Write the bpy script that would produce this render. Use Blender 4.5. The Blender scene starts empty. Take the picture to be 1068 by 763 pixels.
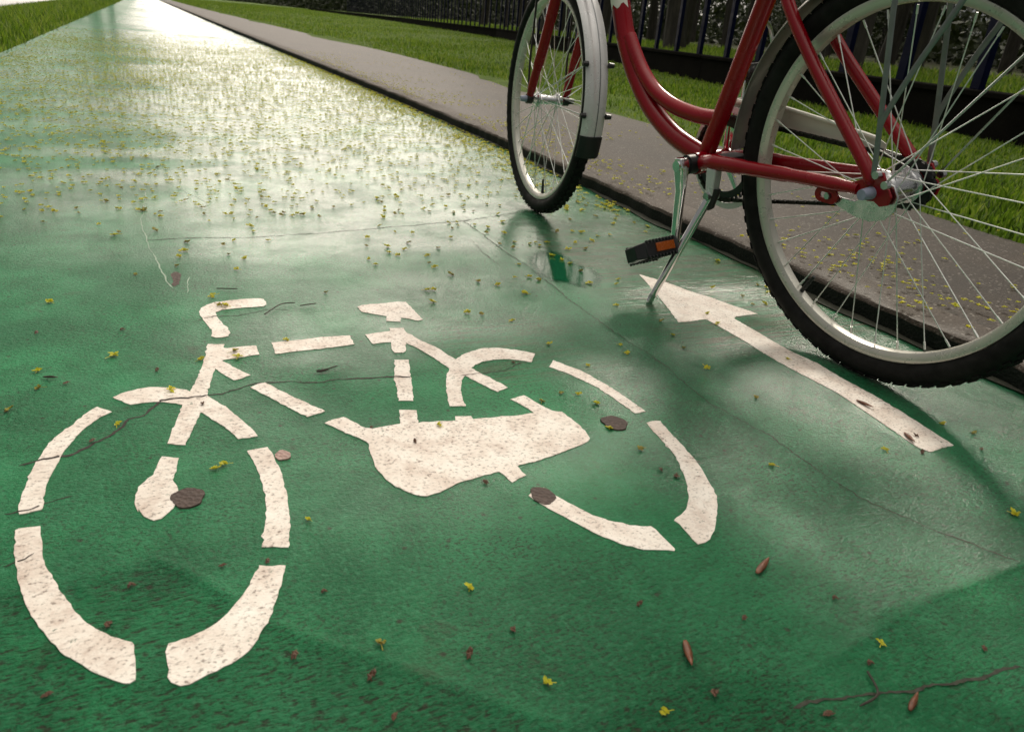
# ---------------------------------------------------------------- helpers
import bpy, math, random
import numpy as np
from mathutils import Matrix, Vector
S = bpy.context.scene
COL = S.collection
R = math.radians
random.seed(7); rng = np.random.default_rng(11)

class MB:
    def __init__(s): s.v=[]; s.f=[]
    def add(s, vs, fs):
        o=len(s.v); s.v.extend([tuple(map(float,a)) for a in vs]); s.f.extend([tuple(i+o for i in f) for f in fs]); return s
    def box(s, c, d, rot=None):
        c=Vector(c); M=rot or Matrix.Identity(3)
        vs=[c+M@Vector((d[0]/2*a,d[1]/2*b,d[2]/2*e)) for a in(-1,1) for b in(-1,1) for e in(-1,1)]
        return s.add(vs,[(0,1,3,2),(4,6,7,5),(0,4,5,1),(2,3,7,6),(0,2,6,4),(1,5,7,3)])
    def tube(s, pts, r, n=12, flat=None, cap=True):
        """tube along a polyline; r number or list; flat=(side axis, factor) squashes the section along that axis"""
        P=[Vector(p) for p in pts]; k=len(P); rs=r if isinstance(r,(list,tuple)) else [r]*k
        t0=(P[1]-P[0]).normalized(); a=Vector((0,0,1)) if abs(t0.z)<.9 else Vector((1,0,0))
        nrm=(a-t0*a.dot(t0)).normalized(); vs=[]
        for i in range(k):
            t=(P[min(i+1,k-1)]-P[max(i-1,0)]).normalized()
            nrm=(nrm-t*nrm.dot(t)).normalized(); b=t.cross(nrm)
            for j in range(n):
                w=2*math.pi*j/n; o=(nrm*math.cos(w)+b*math.sin(w))*rs[i]
                if flat: ax=Vector(flat[0]); o-=ax*o.dot(ax)*(1-flat[1])
                vs.append(P[i]+o)
        fs=[(i*n+j,i*n+(j+1)%n,(i+1)*n+(j+1)%n,(i+1)*n+j) for i in range(k-1) for j in range(n)]
        if cap: fs+= [tuple(range(n))[::-1], tuple((k-1)*n+j for j in range(n))]
        return s.add(vs,fs)
    def cyl(s, a, b, r, n=20, r2=None): return s.tube([a,b],[r,r2 if r2 is not None else r],n)
    def ring(s, prof, n=96, c=(0,0,0), a0=0., a1=2*math.pi, closed=True):
        """sweep profile [(radius, y)] round the Y axis through c (plane X-Z)"""
        m=len(prof); full=abs(a1-a0-2*math.pi)<1e-6; k=n if full else n+1; vs=[]
        for i in range(k):
            w=a0+(a1-a0)*i/n
            for (q,y) in prof: vs.append((c[0]+q*math.cos(w),c[1]+y,c[2]+q*math.sin(w)))
        fs=[]
        for i in range(n):
            i2=(i+1)%k
            for j in range(m if closed else m-1):
                j2=(j+1)%m; fs.append((i*m+j,i*m+j2,i2*m+j2,i2*m+j))
        if not full and closed: fs+=[tuple(range(m))[::-1],tuple((k-1)*m+j for j in range(m))]
        return s.add(vs,fs)
    def prism(s, poly, y0, y1):
        """polygon in X-Z extruded along Y"""
        n=len(poly); vs=[(x,y0,z) for x,z in poly]+[(x,y1,z) for x,z in poly]
        return s.add(vs,[tuple(range(n)),tuple(range(n,2*n))[::-1]]+[(i,i+n,(i+1)%n+n,(i+1)%n) for i in range(n)])
    def build(s, name, m, parent=None, smooth=True, loc=None, bevel=0):
        me=bpy.data.meshes.new(name); me.from_pydata(s.v,[],s.f); me.update()
        import bmesh
        b=bmesh.new(); b.from_mesh(me); bmesh.ops.recalc_face_normals(b,faces=b.faces); b.to_mesh(me); b.free()
        o=bpy.data.objects.new(name,me); COL.objects.link(o)
        if m: me.materials.append(m)
        if smooth:
            me.polygons.foreach_set('use_smooth',[True]*len(me.polygons))
            try: me.set_sharp_from_angle(angle=R(35))
            except Exception: pass
        if bevel:
            md=o.modifiers.new('bevel','BEVEL'); md.width=bevel; md.segments=2; md.limit_method='ANGLE'; md.angle_limit=R(40)
        if parent: o.parent=parent
        if loc: o.location=loc
        return o
def raw_mesh(name, V, F, m, parent=None, smooth=False, attr=None):
    """big numpy mesh: V (n,3), F (k,3|4)"""
    V=np.asarray(V,np.float32); F=np.asarray(F,np.int32); me=bpy.data.meshes.new(name)
    me.vertices.add(len(V)); me.vertices.foreach_set('co',V.ravel())
    k=F.shape[1]; me.loops.add(F.size); me.loops.foreach_set('vertex_index',F.ravel())
    me.polygons.add(len(F)); me.polygons.foreach_set('loop_start',np.arange(len(F),dtype=np.int32)*k)
    if smooth: me.polygons.foreach_set('use_smooth',np.ones(len(F),bool))
    me.update(); me.validate()
    if attr:
        for nm,val in attr.items():
            a=me.attributes.new(nm,'FLOAT','POINT'); a.data.foreach_set('value',np.asarray(val,np.float32))
    if m: me.materials.append(m)
    o=bpy.data.objects.new(name,me); COL.objects.link(o)
    if parent: o.parent=parent
    return o
def tag(o, label=None, cat=None, group=None, kind=None):
    if label: o['label']=label
    if cat: o['category']=cat
    if group: o['group']=group
    if kind: o['kind']=kind
    return o
def empty(name, loc=(0,0,0), rz=0):
    o=bpy.data.objects.new(name,None); COL.objects.link(o); o.location=loc; o.rotation_euler=(0,0,rz); o.empty_display_size=.1; return o
def copy_tree(o, parent=None):
    c=o.copy(); COL.objects.link(c); c.parent=parent
    for ch in list(o.children): copy_tree(ch,c)
    return c
def interp(tab, y):
    return float(np.interp(y,[t[0] for t in tab],[t[1] for t in tab]))

# ---------------------------------------------------------------- materials
class NT:
    def __init__(s,name):
        s.m=bpy.data.materials.new(name); s.m.use_nodes=True; s.t=s.m.node_tree; s.n=s.t.nodes
        s.b=s.n['Principled BSDF']; s.x=0
    def new(s,t,**k):
        o=s.n.new(t)
        for a,v in k.items(): setattr(o,a,v)
        return o
    def put(s,sock,v):
        if hasattr(v,'links') or isinstance(v,bpy.types.NodeSocket): s.t.links.new(v,sock)
        else: sock.default_value=v
    def coord(s,scale=(1,1,1),kind='Object',rot=(0,0,0)):
        c=s.new('ShaderNodeTexCoord'); mp=s.new('ShaderNodeMapping'); mp.inputs['Scale'].default_value=scale; mp.inputs['Rotation'].default_value=rot
        s.t.links.new(c.outputs[kind],mp.inputs['Vector']); return mp.outputs[0]
    def noise(s,vec,scale,detail=3,rough=.55,dist=0):
        o=s.new('ShaderNodeTexNoise'); s.put(o.inputs['Vector'],vec)
        o.inputs['Scale'].default_value=scale; o.inputs['Detail'].default_value=detail; o.inputs['Roughness'].default_value=rough; o.inputs['Distortion'].default_value=dist
        return o.outputs['Fac']
    def vor(s,vec,scale,feat='F1'):
        o=s.new('ShaderNodeTexVoronoi',feature=feat); s.put(o.inputs['Vector'],vec); o.inputs['Scale'].default_value=scale; return o
    def ramp(s,f,stops,interp='LINEAR'):
        o=s.new('ShaderNodeValToRGB'); o.color_ramp.interpolation=interp; s.put(o.inputs[0],f); e=o.color_ramp.elements
        while len(e)<len(stops): e.new(.5)
        for i,(p,c) in enumerate(stops):
            e[i].position=p; e[i].color=(c,c,c,1) if isinstance(c,(int,float)) else (*c,1)
        return o.outputs[0]
    def mix(s,f,a,b,mode='MIX'):
        o=s.new('ShaderNodeMix',data_type='RGBA',blend_type=mode); s.put(o.inputs[0],f)
        for sk,v in((o.inputs[6],a),(o.inputs[7],b)):
            if isinstance(v,tuple) and len(v)==3: v=(*v,1)
            s.put(sk,v)
        return o.outputs[2]
    def math(s,op,a,b=0.,clamp=False):
        o=s.new('ShaderNodeMath',operation=op,use_clamp=clamp); s.put(o.inputs[0],a); s.put(o.inputs[1],b); return o.outputs[0]
    def attr(s,name):
        o=s.new('ShaderNodeAttribute',attribute_name=name); return o.outputs['Fac']
    def bump(s,h,strength=.5,dist=.001,prev=None):
        o=s.new('ShaderNodeBump'); s.put(o.inputs['Height'],h); o.inputs['Strength'].default_value=strength; o.inputs['Distance'].default_value=dist
        if prev is not None: s.put(o.inputs['Normal'],prev)
        return o.outputs[0]
    def set(s,**k):
        for a,v in k.items():
            a=a.replace('_',' ')
            if isinstance(v,tuple) and len(v)==3 and 'Color' in a or (isinstance(v,tuple) and a.endswith('Tint')): v=(*v[:3],1)
            s.put(s.b.inputs[a],v)
        return s.m
def plain(name,col,rough=.5,metal=0.,var=.12,scale=30,bump=0.,**k):
    n=NT(name); c=n.coord(); f=n.noise(c,scale,4)
    d=tuple(x*(1-var) for x in col); l=tuple(min(1,x*(1+var)) for x in col)
    kw=dict(Base_Color=n.ramp(f,[(.3,d),(.7,l)]),Metallic=metal,Roughness=n.ramp(n.noise(c,scale*1.7,3),[(.3,max(0.02,rough*.8)),(.7,min(1,rough*1.25))]))
    if bump: kw['Normal']=n.bump(f,bump,.002)
    kw.update(k); return n.set(**kw)

M={}
M['red']=plain('red_paint',(.27,.0008,.008),.24,0,.08,14,Coat_Weight=.22,Coat_Roughness=.04,Specular_IOR_Level=.3)
M['chrome']=plain('chrome',(.80,.80,.80),.10,1,.05,40)
M['steel']=plain('brushed_steel',(.55,.56,.58),.30,1,.12,60)
M['alu']=plain('aluminium',(.66,.66,.68),.24,1,.10,50)
M['grey_metal']=plain('grey_coated_metal',(.22,.23,.24),.38,.6,.12,50)
M['fender']=plain('silver_fender',(.70,.69,.70),.30,.25,.06,18)
M['rear_fender']=plain('dull_fender',(.36,.34,.32),.32,.3,.10,18)
M['black']=plain('black_plastic',(.012,.012,.014),.42,0,.2,60)
M['rubber']=plain('tyre_rubber',(.008,.0075,.007),.72,0,.6,26,.3,Specular_IOR_Level=.25)
M['rim']=plain('cream_rim',(.62,.60,.54),.28,.35,.06,20,Coat_Weight=.15)
M['guard']=plain('cream_guard',(.78,.76,.68),.3,0,.07,12)
M['chain']=plain('oily_chain',(.03,.028,.025),.42,.7,.3,120)
M['orange']=plain('orange_reflector',(.36,.075,.006),.25,0,.15,200)
M['nut']=plain('nut_cap',(.30,.33,.45),.35,0,.1,60)
M['spoke']=plain('spoke_steel',(.82,.82,.81),.34,.7,.08,40)
M['leather']=plain('saddle_vinyl',(.015,.012,.011),.5,0,.2,40,.2)
M['white']=plain('white_decal',(.75,.72,.66),.35,0,.08,40)
M['violet']=plain('plum_decal',(.16,.006,.03),.35,0,.3,60)

# painted green lane, wet
def lane_mat():
    n=NT('wet_green_lane'); c=n.coord(); wet=n.attr('wet'); rz=n.attr('coarse'); cb=n.attr('combed'); sk=n.attr('slick')
    big=n.noise(c,1.7,4,.6); mid=n.noise(c,12,5,.65); gran=n.noise(c,150,5,.68); gr2=n.noise(c,330,3,.6)
    fleck=n.noise(n.coord((190,290,100),rot=(0,0,R(-12))),1.,4,.7); gouge=n.noise(n.coord((80,210,60),rot=(0,0,R(-8))),1.,5,.66,.1); comb=n.noise(n.coord((7,120,40),rot=(0,0,R(4))),1.,4,.6)
    patch=n.ramp(n.noise(c,5.,6,.68),[(.36,0.),(.66,1.)])
    col=n.ramp(mid,[(.25,(.010,.135,.048)),(.5,(.020,.215,.080)),(.78,(.038,.265,.115))])
    col=n.mix(n.ramp(big,[(.45,0.),(.75,.5)]),col,(.040,.150,.082))
    col=n.mix(n.ramp(n.noise(c,3.3,5,.65,.3),[(.42,.65),(.62,0.)]),col,(.004,.080,.030))
    # thin paint: the stones show as dark flecks, in patches
    fl=n.math('MULTIPLY',n.ramp(fleck,[(.51,0.),(.59,1.)]),n.math('ADD',.16,n.math('MULTIPLY',patch,.80)),True)
    col=n.mix(fl,col,(.018,.030,.014))
    col=n.mix(n.math('MULTIPLY',n.ramp(gouge,[(.53,0.),(.62,1.)]),n.math('MULTIPLY',rz,.85),True),col,(.026,.022,.014))
    col=n.mix(n.math('MULTIPLY',n.ramp(comb,[(.46,0.),(.60,1.)]),n.math('MULTIPLY',cb,.95),True),col,(.080,.080,.045))
    col=n.mix(n.math('MULTIPLY',n.ramp(gran,[(.34,1.),(.48,0.)]),.38),col,(.055,.27,.130))
    stain=n.noise(c,6.5,6,.75,.7)
    col=n.mix(n.ramp(stain,[(.60,0.),(.72,.6)]),col,(.040,.040,.024))
    dots=n.vor(c,26); col=n.mix(n.math('MULTIPLY',n.ramp(dots.outputs['Distance'],[(.04,1.),(.10,0.)]),.8),col,(.035,.028,.018))
    h=n.math('ADD',n.math('MULTIPLY',gran,.75),n.math('MULTIPLY',gr2,.25)); h=n.math('ADD',h,n.math('MULTIPLY',fleck,-.45))
    h=n.math('ADD',h,n.math('MULTIPLY',gouge,n.math('MULTIPLY',rz,-2.2))); h=n.math('ADD',h,n.math('MULTIPLY',comb,n.math('MULTIPLY',cb,-2.)))
    hf=n.math('MULTIPLY',h,n.math('SUBTRACT',1.,n.math('MULTIPLY',sk,.75)))
    w=n.math('MULTIPLY',wet,n.ramp(n.noise(c,6,6,.7),[(.32,.5),(.55,1.)]),True)
    return n.set(Base_Color=col,Roughness=.55,Specular_IOR_Level=.15,Normal=n.bump(h,1.,.0042),Coat_Weight=w,Coat_Roughness=n.math('SUBTRACT',n.ramp(mid,[(.3,.07),(.7,.15)]),n.math('MULTIPLY',sk,.05)),Coat_IOR=1.5,Coat_Normal=n.bump(hf,.6,.0022))
M['lane']=lane_mat()
def paint_mat():
    n=NT('worn_white_paint'); c=n.coord(); cs=n.coord((120,330,100))
    pits=n.noise(c,210,3,.6); st=n.noise(cs,1.,3,.6); big=n.noise(c,16,5,.65); g=n.noise(c,90,4,.65)
    col=n.ramp(big,[(.3,(.64,.54,.47)),(.52,(.78,.71,.64)),(.75,(.84,.80,.74))])
    dirt=n.math('MULTIPLY',n.ramp(n.noise(c,26,6,.75),[(.48,0.),(.70,1.)]),.62)
    col=n.mix(dirt,col,(.42,.29,.23))
    col=n.mix(n.math('MULTIPLY',n.ramp(n.math('ADD',n.math('MULTIPLY',pits,.6),n.math('MULTIPLY',st,.4)),[(.53,0.),(.62,.9)]),n.ramp(n.noise(c,13,5,.7),[(.34,.35),(.60,1.)])),col,(.17,.125,.10))
    col=n.mix(n.ramp(n.noise(c,10,6,.8),[(.60,0.),(.70,.6)]),col,(.14,.11,.09))
    col=n.mix(n.math('MULTIPLY',n.ramp(n.noise(c,75,5,.75),[(.63,0.),(.66,1.)]),n.ramp(n.noise(c,7,4,.6),[(.45,0.),(.65,1.)])),col,(.02,.075,.035))
    hh=n.math('ADD',n.math('MULTIPLY',g,.6),n.math('MULTIPLY',st,.5))
    return n.set(Base_Color=col,Roughness=.55,Specular_IOR_Level=.3,Normal=n.bump(hh,.6,.002),Coat_Weight=.12,Coat_Roughness=.3)
M['paint']=paint_mat()
def asphalt(name,a,b,rough=.5,coat=.25,sp=(.30,.27,.24)):
    n=NT(name); c=n.coord(); v=n.vor(c,190); g=n.noise(c,140,3,.6); big=n.noise(c,2.2,5,.6)
    col=n.ramp(big,[(.3,a),(.7,b)]); col=n.mix(n.ramp(g,[(.35,0.),(.7,.5)]),col,tuple(x*.5 for x in a))
    col=n.mix(n.ramp(v.outputs['Color'],[(.80,0.),(.90,.5)]),col,sp)
    return n.set(Base_Color=col,Roughness=rough,Normal=n.bump(n.math('ADD',v.outputs['Distance'],g),.55,.003),Coat_Weight=coat,Coat_Roughness=.28)
M['walk']=asphalt('damp_asphalt_walk',(.019,.0112,.0066),(.052,.033,.021),.75,.16)
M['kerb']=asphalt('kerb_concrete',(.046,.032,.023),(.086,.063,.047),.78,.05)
M['shaded_grime']=asphalt('shaded_mossy_kerb_face',(.008,.012,.009),(.016,.020,.015),.8,0,(.03,.03,.028))  # mossy dirt colour, taken near black to include the upright face's shade
M['plug']=asphalt('bare_asphalt',(.060,.040,.034),(.105,.070,.058),.8,.0,(.15,.11,.10))
M['plug_pale']=asphalt('bare_concrete',(.33,.20,.17),(.42,.27,.23),.6,.1)
M['crack']=plain('crack_dirt',(.028,.020,.016),.8,0,.4,120)
def puddle_mat():
    n=NT('shallow_puddle'); c=n.coord(); a=n.attr('edge'); f=n.noise(c,70,4,.6)
    return n.set(Base_Color=n.ramp(f,[(.3,(.006,.07,.03)),(.7,(.012,.11,.05))]),Roughness=.05,IOR=1.4,Normal=n.bump(n.noise(c,120,2),.08,.001),Alpha=n.math('SUBTRACT',n.math('MULTIPLY',a,2.2),n.math('MULTIPLY',f,1.5),True))
M['puddle']=puddle_mat()
M['joint']=plain('joint_filler',(.030,.032,.020),.85,0,.4,120)
M['scar']=plain('bare_scraped_patch',(.17,.26,.18),.4,0,.3,80)
def ground_mat(name,cols,sc=3.,bump=.4):
    n=NT(name); c=n.coord(); f=n.noise(c,sc,6,.65); g=n.noise(c,sc*14,5,.7)
    col=n.ramp(n.math('ADD',n.math('MULTIPLY',f,.5),n.math('MULTIPLY',g,.5)),[(.3+.13*i,k) for i,k in enumerate(cols)])
    return n.set(Base_Color=col,Roughness=.9,Specular_IOR_Level=.08,Normal=n.bump(g,bump,.03))
M['turf']=ground_mat('turf_soil',[(.025,.034,.006),(.05,.085,.010),(.085,.135,.016),(.07,.09,.02)])
M['litter']=ground_mat('woodland_floor',[(.014,.012,.008),(.035,.03,.018),(.035,.05,.012),(.07,.055,.04)],1.2)
def leafy(name,cols,rough=.5,trans=.35,sc=1.5):
    n=NT(name); oi=n.new('ShaderNodeObjectInfo'); gi=n.new('ShaderNodeNewGeometry')
    c=n.coord(kind='Object'); f=n.noise(c,sc,3); r=gi.outputs['Random Per Island']
    col=n.ramp(n.math('ADD',n.math('MULTIPLY',f,.45),n.math('MULTIPLY',r,.55)),[(.2+.2*i,k) for i,k in enumerate(cols)])
    d=n.b; n.set(Base_Color=col,Roughness=rough)
    t=n.new('ShaderNodeBsdfTranslucent'); n.put(t.inputs['Color'],col); mx=n.new('ShaderNodeMixShader'); mx.inputs[0].default_value=trans
    n.t.links.new(d.outputs[0],mx.inputs[1]); n.t.links.new(t.outputs[0],mx.inputs[2]); n.t.links.new(mx.outputs[0],n.n['Material Output'].inputs['Surface'])
    return n.m
M['grass']=leafy('grass_blades',[(.03,.06,.004),(.095,.185,.010),(.18,.29,.020),(.30,.34,.06)],.55,.5,2.2)
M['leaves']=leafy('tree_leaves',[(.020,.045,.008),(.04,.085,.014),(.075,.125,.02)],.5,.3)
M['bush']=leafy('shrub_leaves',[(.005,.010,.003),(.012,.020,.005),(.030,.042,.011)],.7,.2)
M['blossom']=leafy('blossom',[(.34,.37,.010),(.54,.54,.015),(.70,.64,.03)],.5,.45,60)
M['oldblossom']=leafy('faded_blossom',[(.16,.13,.02),(.28,.23,.03),(.38,.33,.04)],.6,.4,60)
M['pod']=plain('brown_bud_scale',(.16,.055,.025),.45,0,.5,160,.4)
M['crumb']=plain('brown_bud_crumb',(.10,.045,.022),.6,0,.5,200,.4)
M['twig']=plain('dark_twig',(.035,.026,.018),.7,0,.4,150,.4)
M['bark']=None
def bark():
    n=NT('bark'); c=n.coord((9,9,1.6)); f=n.noise(c,1.5,6,.7)
    return n.set(Base_Color=n.ramp(f,[(.3,(.012,.010,.008)),(.55,(.035,.030,.024)),(.75,(.075,.066,.052))]),Roughness=.9,Normal=n.bump(f,.9,.03))
M['bark']=bark()
M['fence']=plain('dark_blue_fence_paint',(.004,.006,.026),.55,0,.25,6,.1,Specular_IOR_Level=.04)
M['wall']=asphalt('damp_dark_concrete',(.006,.0055,.005),(.014,.013,.011),1.0,0,(.025,.025,.022))
M['wall'].node_tree.nodes['Principled BSDF'].inputs['Specular IOR Level'].default_value=.02
M['shaded_grime'].node_tree.nodes['Principled BSDF'].inputs['Specular IOR Level'].default_value=.1
M['walk'].node_tree.nodes['Principled BSDF'].inputs['Specular IOR Level'].default_value=.35
n_=NT('river_water'); M['water']=n_.set(Base_Color=(.03,.05,.05),Roughness=.06,Normal=n_.bump(n_.noise(n_.coord((1,.35,1)),3,4),.25,.03))
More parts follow.
